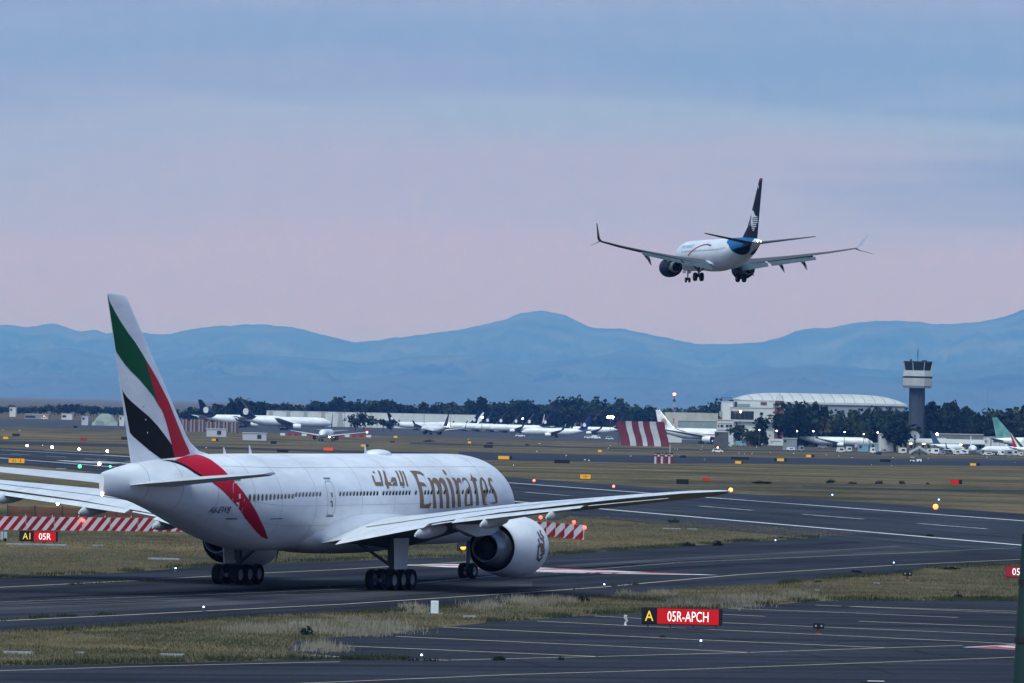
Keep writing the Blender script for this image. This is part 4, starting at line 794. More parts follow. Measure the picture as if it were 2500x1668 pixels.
# ------------------------------------------------------------------ airliners far off, simpler
def airliner(name, P, yaw, label, kind='narrow', L=39., span=35., cols=None, group=None, emblem=None, lights=(), flagtail=False, red_line=False, ttail=False):
    wide = kind == 'wide'; tab = WIDE if wide else NARROW; sr = {'wide': .93, 'narrow': 1., 'small': .8}[kind]; H = Hull(tab, 5.0 if wide else 3.3 * sr, None, sr, L); mg = L * .5
    body, tail, eng = cols or (paint, navy, paint)
    o = place_root(name, mg, P, yaw, label, 'airliner', group)
    sh = lambda b: shift(b, mg)
    b = MB(); H.mesh(b, 24, .7); fu = sh(b).obj('fuselage', body, o, 40); hs = span / 2
    k = 1. if wide else .62
    z0 = 3.2 if wide else 2.1 * sr; xr = -L * .34
    Wg = [(1.0, xr, .22 * hs + 4 * k, z0, .12), (hs * .33, xr - hs * .2, .3 * hs, z0 + .04 * hs, .11), (hs, xr - hs * .62, .09 * hs, z0 + .13 * hs, .1)]
    for sd in (-1, 1):
        w_ = sh(wing_mesh(Wg, sd)).obj('wing', grey_paint, o, 40)
        if not wide:
            b = MB(); b.loft([[(xr - hs * .63, sd * hs, z0 + .13 * hs), (xr - hs * .7, sd * hs + .03, z0 + .13 * hs), (xr - hs * .72, sd * hs, z0 + .13 * hs)], [(xr - hs * .72, sd * (hs + .35), z0 + .13 * hs + 2.2), (xr - hs * .74, sd * (hs + .37), z0 + .13 * hs + 2.2), (xr - hs * .76, sd * (hs + .35), z0 + .13 * hs + 2.2)]]); sh(b).obj('winglet', tail, w_)
        R, EL = (1.75, 4.8) if wide else (1.05 * sr, 3.4)
        en = MB(); engine_mesh(en, xr - hs * .1 + EL * .35, sd * hs * (.31 if wide else .28), z0 - .05 + .02 * hs - R * .82, R, EL, False); sh(en).obj('engine', [eng, dark_in, bare, lipm], o, 40)
        zt = H.zc + (1.0 if not wide else 1.3) * sr
        if ttail: zt = 7.6
        sx_ = -L + (6.6 if wide else 4.6) * sr; ss = hs * .34 if wide else hs * .4
        sh(wing_mesh([(.4, sx_, .2 * hs * (.9 if wide else 1.2), zt, .1), (ss, sx_ - ss * .62, .07 * hs, zt + .1 * ss * (0 if ttail else 1), .09)], sd, 0)).obj('horizontal_stabilizer', grey_paint, o, 40)
        b = MB(); yg = sd * (5.2 if wide else 2.8); b.tube([(0, yg, z0), (0, yg, .6)], .2, 8); g = sh(MB().add([(x - mg, y, z) for x, y, z in b.v], b.f)).obj('main_gear', steel, o)
        wm = wheel_mesh(.62 if wide else .55, .45).mesh('wheel', [rubber, rim], 35)
        for ax in ((-.8, .8) if wide else (0,)):
            for s2 in (-1, 1): link('wheel', wm, g, (ax, yg + s2 * .55, .62 if wide else .55))
    b = MB(); x = -L * .09 + mg; b.tube([(x, 0, H.zc - 1), (x, 0, .4)], .12, 8); g = b.obj('nose_gear', steel, o); wm = wheel_mesh(.42, .3).mesh('wheel', [rubber, rim], 35)
    for s2 in (-1, 1): link('wheel', wm, g, (x, s2 * .3, .42))
    zt0 = H.zc + H.t(L - 9 * sr) - .3; zt1 = (16.9 if wide else 12.4 * (1 if kind == 'narrow' else .82))
    if ttail: zt1 = 7.7
    hl = zt1 - zt0; x0 = -L + (12.3 if wide else 8.0) * sr
    fs = [(zt0, x0, -L + 2.2 * sr, .08), (zt0 + hl * .12, x0 - (1.8 if wide else 1.7) * sr, -L + 2.0 * sr, .08), (zt1, -L + (2.6 if wide else 1.2) * sr - .2, -L + .0, .08)]
    if ttail: fs = [(zt0, x0, -L + 1.8 * sr, .08), (zt1, -L + 3.4 * sr, -L + .6, .08)]
    fi = sh(fin_mesh(fs)).obj('vertical_fin', tail, o, 40)
    if emblem:
        b = MB(); b.tube([(x_, 0, z_) for z_, x_ in ((fs[0][0] + .4, fs[0][1] - .3), (fs[1][0], fs[1][1]), (fs[2][0], fs[2][1]))], .16 if wide else .11, 6); sh(b).obj('fin_leading_edge', lipm, fi)
        for sd in (-1, 1):
            n = 12; cz = zt0 + hl * .33; cx = -L + (5.4 if wide else 3.9) * sr; r = (2.0 if wide else 1.15); b = MB()
            b.add([(cx + r * .85 * math.cos(2 * math.pi * j / n), sd * (.50 if wide else .34), cz + r * math.sin(2 * math.pi * j / n)) for j in range(n)], [tuple(range(n))]); sh(b).obj('tail_emblem', emblem, fi)
    if tail in (navy, skyb, deep) and not wide or (wide and tail is navy):
        for sd in (-1, 1):
            s1 = L - (13 if wide else 8.5) * sr
            hull = Hull(tab, H.zc, None, sr, L); at0 = hull.at; hull.at = lambda x, p, e=0, side=1: (lambda q: (q[0] + mg, q[1], q[2]))(at0(x, p, e, side))
            hull_decal('tail_band', hull, [[(s1, .06), (s1 + 1.5 * sr, .9), (s1 + 4 * sr, 1.7), (L - 2.6 * sr, 2.0), (L - 1.2 * sr, 1.2), (L - 1.5 * sr, .06)]], tail, fu, .04, .8, sd, 3.)
    if red_line:
        hull = Hull(tab, H.zc, None, sr, L); at0 = hull.at; hull.at = lambda x, p, e=0, side=1: (lambda q: (q[0] + mg, q[1], q[2]))(at0(x, p, e, side))
        for sd in (-1, 1): hull_decal('red_arc', hull, [[(x, y / 3.) for x, y in stroke([(L - 11, .5), (L - 14, 2.6), (L - 20, 4.2), (L - 30, 5.0), (L - 46, 5.1)], .5)]], mat('dull_red_paint', (.25, .03, .04), .5), fu, .05, .8, sd, 3.)
        b = MB(); b.lathe([(-.1, 0), (-.1, 1), (.1, 1), (.1, 0)], axis=1, n=8)
    if flagtail:
        (z1, a1, c1, _), (z2, a2, c2, _) = fs[0], fs[-1]
        for sd in (-1, 1):
            for u0, u1, m in ((.0, .33, c_green), (.66, 1., c_red)):
                b = MB(); P4 = [(a1 + (c1 - a1) * u0, z1), (a1 + (c1 - a1) * u1, z1), (a2 + (c2 - a2) * u1, z2), (a2 + (c2 - a2) * u0, z2)]
                b.add([(x, sd * .3, z) for x, z in P4], [(0, 1, 2, 3)]); sh(b).obj('tail_stripe', m, fi)
    for nm, (x, y, z), m in lights:
        b = MB(); b.sphere((x + mg, y, z), .42); b.obj(nm, m, o)
    return o
deep = mat('deep_blue_tail_paint', (.006, .025, .13), .5, spec=.1); purple = mat('dark_purple_tail_paint', (.02, .012, .03), .4); greent = mat('pale_green_tail_paint', (.20, .42, .38), .5, var=.45, vscale=.30, col2=(.05, .20, .18))
embl = mat('white_tail_emblem', (.7, .7, .7), .5); lampw = mat('white_landing_lamp', (1, 1, 1), emit=(1, .93, .8), es=45.)
A = lambda px, D: at(px, D)
R = math.radians
airliner('parked_airliner', A(592, 3420), R(76), 'parked wide body airliner with dark blue tail, leftmost of the two behind the striped barriers', 'wide', 57, 60, (paint, navy, paint), 'dark tailed wide bodies parked on the left', embl)
airliner('parked_airliner', A(694, 3240), R(76), 'parked wide body airliner with dark blue tail in front of the long white hangar', 'wide', 57, 60, (paint, navy, paint), 'dark tailed wide bodies parked on the left', embl)
airliner('taxiing_airliner', A(798, 2430), R(186), 'white airliner taxiing straight towards the viewer with bright landing lights on', 'narrow', 36, 34, (paint, skyb, dgrey), None, None, (('landing_light', (-14.5, 1.6, 2.0), lampw), ('landing_light', (-14.5, -1.6, 2.0), lampw), ('wingtip_light', (-24, 17, 4.3), navred)))
airliner('taxiing_airliner', A(1062, 3090), R(-28), 'white airliner with thin dark purple tail seen from behind before the parked row', 'narrow', 34, 32, (paint, purple, dgrey), None, None, (('tail_light', (-33, 0, 5.5), lampw),))
airliner('parked_airliner', A(1014, 3560), R(74), 'parked airliner with dark tail pointing the other way before the white hangar', 'narrow', 39.5, 35, (paint, navy, paint), None, embl)
for i, fx in enumerate((1163, 1195, 1227, 1263, 1295, 1333)):
    airliner('parked_airliner', A(fx - 62, 3640 - i * 34), R(-76), 'parked airliner with dark blue tail, %s from the left in the slanting row' % ('first', 'second', 'third', 'fourth', 'fifth', 'sixth')[i], 'narrow', 39.5, 35, (paint, navy, paint), 'dark tailed airliners parked in a slanting row', embl)
airliner('parked_airliner', A(1118, 3700), R(-70), 'all white tailed airliner parked among the dark tails of the row', 'narrow', 37, 34, (paint, paint, paint))
airliner('parked_airliner', A(1310, 3500), R(-15), 'airliner with thin white tail end on behind the blue tailed one', 'narrow', 37, 34, (paint, paint, dgrey))
airliner('parked_airliner', A(1358, 3090), R(-82), 'white airliner with royal blue tail parked left of the red and white striped blast fence', 'narrow', 39.5, 35.8, (paint, deep, paint), None, embl)
airliner('parked_airliner', A(1455, 3420), R(-80), 'airliner half hidden behind the striped blast fence, dark tail', 'narrow', 37, 34, (paint, navy, paint), None, embl)
airliner('parked_freighter', A(1722, 2830), R(118), 'white wide body jet with thin red line and white tail beside the cream hangar', 'wide', 58, 60, (paint, paint, paint), None, mat('pale_red_emblem', (.45, .25, .25), .5), (), False, True)
airliner('parked_airliner', A(2036, 2760), R(102), 'white airliner with blue grey tail parked under the dark trees left of the control tower', 'narrow', 39.5, 35.8, (paint, mat('blue_grey_tail_paint', (.05, .08, .14), .5), paint))
airliner('parked_jet', A(2578, 2560), R(92), 'large jet with patchy green tail at the right edge of the field', 'wide', 60, 60, (paint, greent, paint))
airliner('parked_jet', A(2548, 2420), R(95), 'small airliner with green white and red tail at the right edge', 'small', 30, 27, (paint, paint, paint), None, None, (), True)
airliner('parked_freighter', A(2345, 2900), R(-97), 'white jumbo nose showing above the grey shed right of the control tower', 'wide', 64, 60, (paint, paint, paint))
for px in (1645, 1688, 1729): airliner('parked_jet', A(px, 3230), R(-75), {1645: 'small jet with dark tail behind the green wall, left of the white freighter tail', 1688: 'small jet with dark tail behind the green wall, right of the freighter tail', 1729: 'small jet with dark tail behind the green wall, nearest the white office block'}[px], 'small', 24, 20, (paint, mat('black_tail_paint', (.015, .017, .02), .5), paint), 'small dark tailed jets behind the green wall')
# light aircraft nose on with its long straight wing
P = at(2374, 2440); o = thing('light_aircraft', P, 'small white light aircraft with long straight wings seen nose on near the right edge', 'light aircraft'); o.scale = (1.35, 1.35, 1.35)
b = MB(); b.loft([[(r * 1.0 * math.cos(a), y, 1.9 + r * math.sin(a) + dz) for a in [2 * math.pi * k / 14 for k in range(14)]] for y, r, dz in ((-4.6, .1, -.1), (-4.2, .7, 0), (-2.5, 1.25, .15), (1, 1.3, .15), (4, .9, .2), (8, .25, .5))]); b.obj('fuselage', paint, o, 40)
for sd in (-1, 1):
    b = MB(); b.loft([[(sd * x, y0, 1.3 + dz), (sd * x, y0 + .5 * c, 1.3 + dz + .12), (sd * x, y0 + c, 1.3 + dz), (sd * x, y0 + .5 * c, 1.2 + dz)] for x, y0, c, dz in ((.6, -1, 2.6, 0), (9.5, -.6, 1.5, .35))]); b.obj('wing', paint, o, 40)
    b = MB(); b.lathe([(-3.2, .15), (-2.9, .42), (-1, .45), (1.4, .1)], (sd * 3.2, 0, 1.6), 1, 12); b.obj('engine', paint, o, 40)
    b = MB(); b.tube([(sd * 2.4, 0, 1.3), (sd * 2.4, 0, .35)], .08, 6); b.sphere((sd * 2.4, 0, .35), .35, n=10, m=6, sc=(.4, 1, 1)); b.obj('main_gear', rubber, o)
b = MB(); b.loft([[(-.08, 5.4, 2.3), (.08, 5.4, 2.3), (.08, 8.4, 2.5), (-.08, 8.4, 2.5)], [(-.05, 7.2, 6.2), (.05, 7.2, 6.2), (.05, 8.7, 6.2), (-.05, 8.7, 6.2)]]); b.obj('vertical_fin', paint, o)
# ================================================================== BUILDINGS
wallw = mat('white_render_wall', (.62, .63, .62), .8, var=.15, vscale=.15); cream = mat('cream_hangar_wall', (.52, .50, .42), .8, var=.2, vscale=.12); roofm = mat('pale_metal_roof', (.55, .56, .55), .5, var=.12, vscale=.1)
greyw2 = mat('grey_concrete_wall', (.27, .29, .31), .85, var=.2, vscale=.2); conc_d = mat('tower_shaft_concrete', (.055, .065, .085), .85, var=.2, vscale=.3); glass = mat('dark_tinted_glass', (.02, .03, .035), .12); darkw = mat('dark_opening', (.03, .032, .035), .8)
brown = mat('reddish_brown_cladding', (.16, .075, .065), .8, var=.2, vscale=.5); greeny = mat('grey_green_wall', (.26, .33, .32), .8, var=.15, vscale=.2); bluew = mat('pale_blue_panel', (.2, .36, .42), .7)
warm_l = mat('warm_canopy_lamp', (1, .9, .6), emit=(1, .82, .45), es=9.); flood = mat('floodlight_lamp', (1, .95, .8), emit=(1, .9, .7), es=60.); beacon = mat('red_beacon_lamp', (1, .1, .05), emit=(1, .05, .04), es=40.)
redw_r = mat('signal_red_paint', (.38, .012, .02), .6, var=.25, vscale=1., spec=.15); redw_w = mat('signal_white_paint', (.62, .62, .63), .6, var=.12, vscale=1.)
lampg = mat('apron_lamp', (1, 1, 1), emit=(1, .97, .9), es=14.)
def ppm(D): return F / D
# ---- control tower
D = 2600; base = at(2236, D); tw = thing('control_tower', base, 'tall airport control tower with dark glass cab on a thick grey shaft', 'control tower')
tz_ = lambda py: zat(2234, py, D) - base[2]
zs, zc0, zc1, zg0, zg1 = tz_(946), tz_(924), tz_(909), tz_(906), tz_(882)
b = MB(); b.lathe([(0, 3.9), (zs + .3, 3.75)], axis=2, n=8); b.obj('shaft', conc_d, tw)
gal = mat('tower_gallery_wall', (.44, .46, .47), .8, var=.15, vscale=.3)
def ring8(z0, r0, z1, r1, nm, m, n=8, par=tw):
    b = MB(); b.lathe([(z0, 0), (z0, r0), (z1, r1), (z1, 0)], axis=2, n=n); o = b.obj(nm, m, par); o.rotation_euler = (0, 0, math.pi / 8); return o
ring8(zs - .3, 6.7, zs + .8, 7.4, 'lower_deck', gal); ring8(zs + .8, 7.4, zc0 + .1, 7.6, 'lower_deck_wall', gal); ring8(zc0 + .1, 7.45, zc0 + 1.0, 7.45, 'window_band', glass)
ring8(zc0 + 1.0, 7.65, zc1 + .8, 7.2, 'gallery', gal); cab = ring8(zc1 + .8, 6.5, zg1 - .5, 7.3, 'glass_cab', glass); ring8(zg1 - .5, 7.4, zg1, 7.0, 'cab_roof', darkw)
for k in range(8):
    a = math.pi / 8 + k * math.pi / 4; b = MB(); b.tube([(6.55 * math.cos(a), 6.55 * math.sin(a), zc1 + .8), (7.35 * math.cos(a), 7.35 * math.sin(a), zg1 - .5)], .14, 6); o = b.obj('mullion', wallw, tw)
b = MB(); b.tube([(0, 0, zg1), (0, 0, zg1 + 7.2)], [.14, .05], 6); b.tube([(0, 0, zg1 + 2), (0, 0, zg1 + 5.6)], .2, 6); b.obj('mast', darkw, tw)
b = MB(); b.box((-3.4, -2, zg1 + .4), (.9, .9, .9)); b.box((3., -2, zg1 + .25), (2.4, .8, .5)); b.obj('roof_equipment', darkw, tw)
# ---- helpers for blocks standing square to the viewer
def block(name, D, px0, px1, pytop, label, cat, m=wallw, depth=14., group=None, pyb=None):
    p = at((px0 + px1) / 2, D); w = (px1 - px0) / ppm(D); h = zat((px0 + px1) / 2, pytop, D) - p[2]
    t = thing(name, p, label, cat, group); b = MB(); b.box((0, depth / 2, h / 2), (w, depth, h)); b.obj('wall', m, t)
    b = MB(); b.box((0, depth / 2, h + .12), (w + .5, depth + .5, .3)); b.obj('roof', roofm, t); t['w'], t['h'] = w, h; return t
def face(t, D, px0, px1, y0, y1, nm, m, out=.06, th=.12, par=None):
    """a piece let into or standing on a block's front, from its place in the photograph"""
    z0, z1 = zat((px0 + px1) / 2, y1, D), zat((px0 + px1) / 2, y0, D); xa, xb = at(px0, D, (z0 + z1) / 2)[0], at(px1, D, (z0 + z1) / 2)[0]
    b = MB(); b.box(((xa + xb) / 2 - t.location[0], -out - th / 2, (z0 + z1) / 2 - t.location[2]), (xb - xa, th, z1 - z0)); return b.obj(nm, m, par or t)
# ---- white office block in front of the big hangar
D = 2820
t = block('office_building', D, 1785, 1890, 996, 'white multi level office building with wide dark window, left of the dark trees', 'office building', depth=22)
f = face(t, D, 1784, 1840, 1004, 1024.5, 'window', glass)
for i in range(1, 5): face(t, D, 1784 + i * 11.2 - .6, 1784 + i * 11.2 + .6, 1004, 1024.5, 'mullion', mat('dark_bronze_mullion', (.08, .07, .05), .5), .2, .1, f)
face(t, D, 1781, 1892, 1025.5, 1030, 'ledge', roofm, .1, 1.4); face(t, D, 1845, 1888, 1040, 1050, 'panel', greeny); face(t, D, 1796, 1800, 1031, 1066, 'pipe', brown)
face(t, D, 1800, 1818, 1038, 1054, 'window', glass); face(t, D, 1855, 1863, 1007, 1014, 'window', glass); face(t, D, 1790, 1835, 1056, 1074, 'canopy', greyw2, .1, 2.)
t2 = block('office_wing', D + 14, 1760, 1787, 981, 'tall narrow white stair block at the left end of the office building', 'office building', depth=12)
face(t2, D + 14, 1756, 1764, 1004, 1016, 'window', greeny); face(t2, D + 14, 1756, 1763, 1018, 1030, 'window', brown)
b = MB()
for i in range(6): b.tube([(-2.4 + i * .95, 5, t2['h'] + .2), (-2.4 + i * .95, 5, t2['h'] + 2.2)], .1, 5)
b.tube([(-2.6, 5, t2['h'] + 2.2), (2.5, 5, t2['h'] + 2.2)], .08, 5); b.box((-3, 4, t2['h'] + 1.), (1, 1, 1.4)); b.obj('roof_railing', darkw, t2)
t3 = block('office_upper_storey', D + 26, 1790, 1886, 978, 'upper white storey of the office block below the hangar roof', 'office building', depth=10)
face(t3, D + 26, 1803, 1831, 986, 993, 'sign_panel', greeny); face(t3, D + 26, 1857, 1872, 982, 989, 'window', brown); face(t3, D + 26, 1793, 1799, 981, 995, 'water_tank', darkw, .3, 2.)
t4 = block('lookout_hut', D - 10, 1891, 1912, 979, 'small reddish brown rooftop lookout with aerials beside the office building', 'hut', brown, 6)
face(t4, D - 10, 1895, 1907, 989, 992.5, 'window', wallw); b = MB()
for i in range(5): b.tube([(-1.6 + i * .8, 3, t4['h']), (-1.6 + i * .8, 3, t4['h'] + 2 + (i % 3) * .7)], .07, 5)
b.obj('aerial', darkw, t4)
t5 = block('annex_building', D - 60, 1750, 1790, 1026, 'small two storey white annex with dark windows behind the freighter nose', 'office building', depth=10)
for x0, x1, y0, y1 in ((1753, 1756, 1037.5, 1042.5), (1759, 1766, 1037.5, 1043), (1772, 1779, 1037.5, 1043), (1780.5, 1788, 1037.5, 1043)): face(t5, D - 60, x0, x1, y0, y1, 'window', glass)
for y in (1033.5, 1049.5): face(t5, D - 60, 1752, 1788, y, y + 1.2, 'ledge', greyw2)
# ---- the big hangar, vaulted roof of sheet panels
D = 3000; p = at(2012, D); hg = thing('large_hangar', p, 'huge hangar with pale vaulted metal roof behind the trees and office block', 'hangar', rz=math.radians(9))
L2, dep, ze, zr = 44.5, 44., zat(1990, 984, D) - p[2], zat(1990, 962, D) - p[2]
b = MB(); b.box((0, dep / 2, ze / 2), (2 * L2, dep, ze)); b.obj('wall', mat('blue_grey_hangar_wall', (.30, .34, .38), .8, var=.1, vscale=.1), hg)
b = MB(); b.box((0, -.5, ze - .2), (2 * L2 + 2, .6, 1.2)); b.obj('fascia', roofm, hg)
NP = 16
for i in range(NP):
    x0, x1 = -L2 - 1 + i * (2 * L2 + 2) / NP, -L2 - 1 + (i + 1) * (2 * L2 + 2) / NP - .35; rr = []
    for x in np.linspace(x0, x1, 4):
        k = max(0.02, 1 - abs(x / (L2 + 1.5)) ** 5) ** .6; rr.append([(x, -.4 + (dep + .8) * j / 12., ze + .3 + (zr - ze) * k * math.sin(math.pi * (j / 12.) ** .85) ** .9) for j in range(13)])
    b = MB(); b.loft(rr, cap=(False, False), closed=False); b.obj('roof_panel', roofm, hg, 50)
b = MB(); rr = []
for x in np.linspace(-L2, L2, 30):
    k = max(0.02, 1 - abs(x / (L2 + 1.5)) ** 5) ** .6; rr.append([(x, -.2 + (dep + .4) * j / 12., ze + .05 + (zr - ze) * k * math.sin(math.pi * (j / 12.) ** .85) ** .9) for j in range(13)])
b.loft(rr, cap=(False, False), closed=False); b.obj('roof_frame', greyw2, hg)
# ---- long pale hangars beyond the parked airliners
def long_shed(px0, px1, y0, y1, D, label, n, m=cream, bays=True):
    t = block('long_hangar', D, px0, px1, (y0 + y1) / 2, label, 'hangar', m, 30); w = t['w']; h = t['h']
    for i in range(n):
        x0 = -w / 2 + i * w / n; dx = w / n
        if bays and i % 2 == 0:
            b = MB(); b.add([(x0 + dx * .1, -.08, 0), (x0 + dx * .9, -.08, 0), (x0 + dx * .7, -.08, h * .95), (x0 + dx * .3, -.08, h * .95)], [(0, 1, 2, 3)]); b.obj('bay_door', mat('grey_bay_door', (.36, .37, .36), .8), t)  # bay doors a darker grey than the wall cladding
        else:
            b = MB(); b.box((x0 + dx / 2, -.15, h / 2), (dx * .92, .2, h * .98)); b.obj('wall_panel', m, t)
    return t
long_shed(650, 905, 1005, 1007, 3800, 'long white hangar behind the nose of the left parked wide body', 12, mat('whitish_hangar_cladding', (.62, .64, .63), .7, var=.12, vscale=.1))
long_shed(906, 1160, 1010, 1013, 3790, 'long white hangar behind the slanting row of airliners', 10, mat('whitish_hangar_cladding', (.62, .64, .63)), False)
long_shed(1622, 1752, 1009, 1009, 3320, 'cream hangar behind the tail of the white freighter', 7, cream, False)
t = block('green_wall', 3150, 1655, 1752, 1028, 'low grey green wall in front of the cream hangar', 'wall', greeny, 3)
t = block('service_truck_canopy', 2870, 1622, 1664, 1052, 'low white roofed stand behind the striped blast fence', 'shed', mat('shed_white', (.6, .62, .62), .7), 4)
for i in range(3): face(t, 2870, 1626 + i * 13, 1634 + i * 13, 1055, 1060, 'opening', darkw)
# ---- sheds to the right
D = 2570
t = block('canopy_shed', D, 2172, 2404, 1080, 'long low white shed with lit canopy in front of the control tower', 'shed', greeny, 12)
b = MB(); w = t['w']; b.loft([[(-w / 2 - 1, -3, t['h'] - .6), (-w / 2 - 1, -3, t['h'] - .2), (-w / 2 - 1, 10, t['h'] + 1.6), (-w / 2 - 1, 10, t['h'] + 1.2)], [(w / 2, -3, t['h'] - .6), (w / 2, -3, t['h'] - .2), (w / 2, 10, t['h'] + 1.6), (w / 2, 10, t['h'] + 1.2)]]); b.obj('canopy', roofm, t)
for x in (2190, 2222, 2254, 2280, 2344):
    q = at(x, D)[0] - t.location[0]; b = MB(); b.box((q, -2.2, t['h'] - .85), (1.3, .5, .35)); b.obj('canopy_lamp', warm_l, t)
for x in range(2180, 2400, 14): face(t, D, x, x + 6, 1087, 1094, 'doorway', darkw if (x // 14) % 3 else bluew)
t = block('grey_shed', 2640, 2286, 2400, 1061, 'plain grey shed above the long canopy shed, right of the tower', 'shed', mat('warm_grey_wall', (.2, .2, .2), .85, var=.2, vscale=.2), 14); face(t, 2640, 2286, 2310, 1069, 1079, 'door', wallw)
for x in (2398, 2420, 2441): face(block('white_store', 2680, x, x + 20, 1068, {2398: 'pale store hut beside the grey shed, the left one', 2420: 'pale store hut beside the grey shed, the middle one', 2441: 'pale store hut beside the grey shed, the right one'}[x], 'hut', wallw, 8, 'pale store huts'), 2680, x + 6, x + 12, 1074, 1080, 'door', greyw2)
t = block('watch_hut', 2560, 2146, 2181, 1060, 'flat roofed white hut with a wide dark window left of the tower foot', 'hut', wallw, 8); face(t, 2560, 2152, 2172, 1064, 1070, 'window', glass)
for i, (x0, x1, y, m, lb) in enumerate(((2095, 2120, 1085, bluew, 'pale blue cabin beside the parked airliner under the trees'), (2125, 2143, 1083, bluew, 'pale blue cabin next to the flat roofed watch hut'), (1911, 1945, 1071, greyw2, 'grey windowless hut right of the white billboard'), (1745, 1778, 1055, mat('dark_grey_container', (.10, .10, .11), .8, var=.3, vscale=.4), 'dark grey container block in front of the freighter nose'))):
    t = block('cabin', 2500 - i * 6, x0, x1, y, lb, 'cabin', m, 5); face(t, 2500 - i * 6, x0 + 3, x0 + 9, y + 3, y + 9, 'window', darkw)
p = at(1894, 2480); t = thing('billboard', p, 'white notice board standing on the grass before the dark trees', 'sign board'); w = 34 / ppm(2480); h0, h1 = zat(1894, 1088, 2480) - p[2], zat(1894, 1071.5, 2480) - p[2]
b = MB(); b.box((0, 0, (h0 + h1) / 2), (w, .3, h1 - h0)); b.obj('board', wallw, t); b = MB(); b.box((0, -.17, h0 + (h1 - h0) * .62), (w * .78, .06, .28)); b.box((-w * .3, -.17, h0 + (h1 - h0) * .4), (w * .2, .06, .25)); b.obj('lettering', seam, t)
b = MB()
for s in (-.4, .4): b.box((s * w, 0, h0 / 2), (.2, .2, h0))
b.obj('post', steel, t)
# ---- ground equipment crowding the right hand apron
eq = [('power_cart', 'white', paint), ('baggage_cart', 'grey', greyw2), ('tow_bar_cart', 'pale', wallw), ('catering_box', 'white', wallw)]
for i, px in enumerate((2130, 2158, 2203, 2268, 2283, 2300, 2318, 2336, 2352, 2398, 2412, 2430, 2446, 2462, 2478, 2492, 1930, 1956, 2052, 2072)):
    nm, cw, m = eq[i % 4]; D = 2400 + (i * 37) % 60; p = at(px, D); t = thing(nm, p, '%s %s on the far apron, %s' % (cw, nm.replace('_', ' '), ('by the blue cabins', 'under the watch hut', 'at the left end of the canopy shed', 'right of the boarding steps', 'under the second canopy lamp', 'under the grey shed door', 'left of the light aircraft wing', 'under the left wing of the light aircraft', 'beside the light aircraft nose', 'right of the light aircraft', 'by the left store hut', 'by the middle store hut', 'by the right store hut', 'under the green tail', 'under the striped tail', 'at the right edge', 'right of the notice board', 'left of the blue grey tail', 'below the parked airliner nose', 'right of the parked airliner nose')[i]), 'ground cart')
    w = rng.uniform(2.2, 4.6); h = rng.uniform(1.1, 2.4); b = MB(); b.box((0, 0, .45 + h / 2), (w, 1.6, h), top=(rng.uniform(.7, 1), .9)); b.obj('body', m, t)
    b = MB(); b.box((w * .1, -.86, .5 + h * .55), (w * .4, .06, h * .35)); b.obj('hatch', darkw, t)
    for s in (-.35, .35):
        b = MB(); b.lathe([(-.1, 0), (-.1, .32), (.1, .32), (.1, 0)], (s * w, -.75, .32), 1, 8); b.obj('wheel', rubber, t)
airliner('parked_jet', at(2452, 2440), R(-100), 'small white jet pointing left beside the light aircraft near the right edge', 'small', 22, 19, (paint, paint, paint))
airliner('parked_jet', at(2312, 2520), R(78), 'small white jet pointing right before the canopy shed', 'small', 17, 16, (paint, mat('blue_grey_tail_paint', (.05, .08, .14), .5), paint))
# ---- far left: small buildings
for x0, x1, y, D, m, lb, d in ((23, 38, 995, 4300, wallw, 'small white tower block among the trees at far left', 12), (199, 215, 1017, 3300, mat('lilac_white', (.5, .48, .55), .8), 'low lilac white hut left of the grey vaulted shelter', 6), (60, 118, 1012, 4000, greyw2, 'low grey sheds beyond the field at far left', 10), (150, 176, 1011, 4000, wallw, 'low white shed beyond the field left of the tail', 10), (291, 303, 1016, 3300, wallw, 'little white hut just left of the striped tail', 6)):
    t = block('field_hut', D, x0, x1, y, lb, 'hut', m, d); face(t, D, x0 + 2, x0 + (x1 - x0) * .45, y + 3, y + 8, 'window', darkw)
D = 3300; p = at(255, D); t = thing('vaulted_shelter', p, 'grey green shelter with rounded roof on the far grass left of the tail', 'shelter'); w = 62 / ppm(D); b = MB(); rr = []
hh_ = zat(255, 1010, D) - p[2]
for x in np.linspace(-w / 2, w / 2, 14):
    k = max(.3, 1 - abs(2 * x / w) ** 3); rr.append([(x, y, hh_ * k * math.sin(math.pi * (.12 + .76 * j / 8.)) ** .8 if 0 < j < 8 else 0) for j, y in enumerate(np.linspace(0, 14, 9))])
b.loft(rr, closed=False); b.obj('roof', mat('grey_green_sheeting', (.24, .29, .27), .7, var=.2, vscale=.3), t, 50)
b = MB(); b.box((-w * .2, -.1, hh_ * .2), (w * .3, .2, hh_ * .4)); b.obj('door', greeny, t)
for x0, x1, y, lb, d in ((504, 552, 1048, 'pale box shaped cabin on the grass under the left parked tail', 6), (592, 650, 1058, 'pale flat roofed cabin on the grass with a dark doorway', 6)):
    t = block('field_cabin', 2560 if x0 < 560 else 2380, x0, x1, y, lb, 'cabin', mat('pale_violet_grey', (.46, .46, .52), .7), d, 'pale cabins on the far left grass')
    face(t, 2560 if x0 < 560 else 2380, x1 - 22, x1 - 12, y + 4, y + 13, 'doorway', darkw)
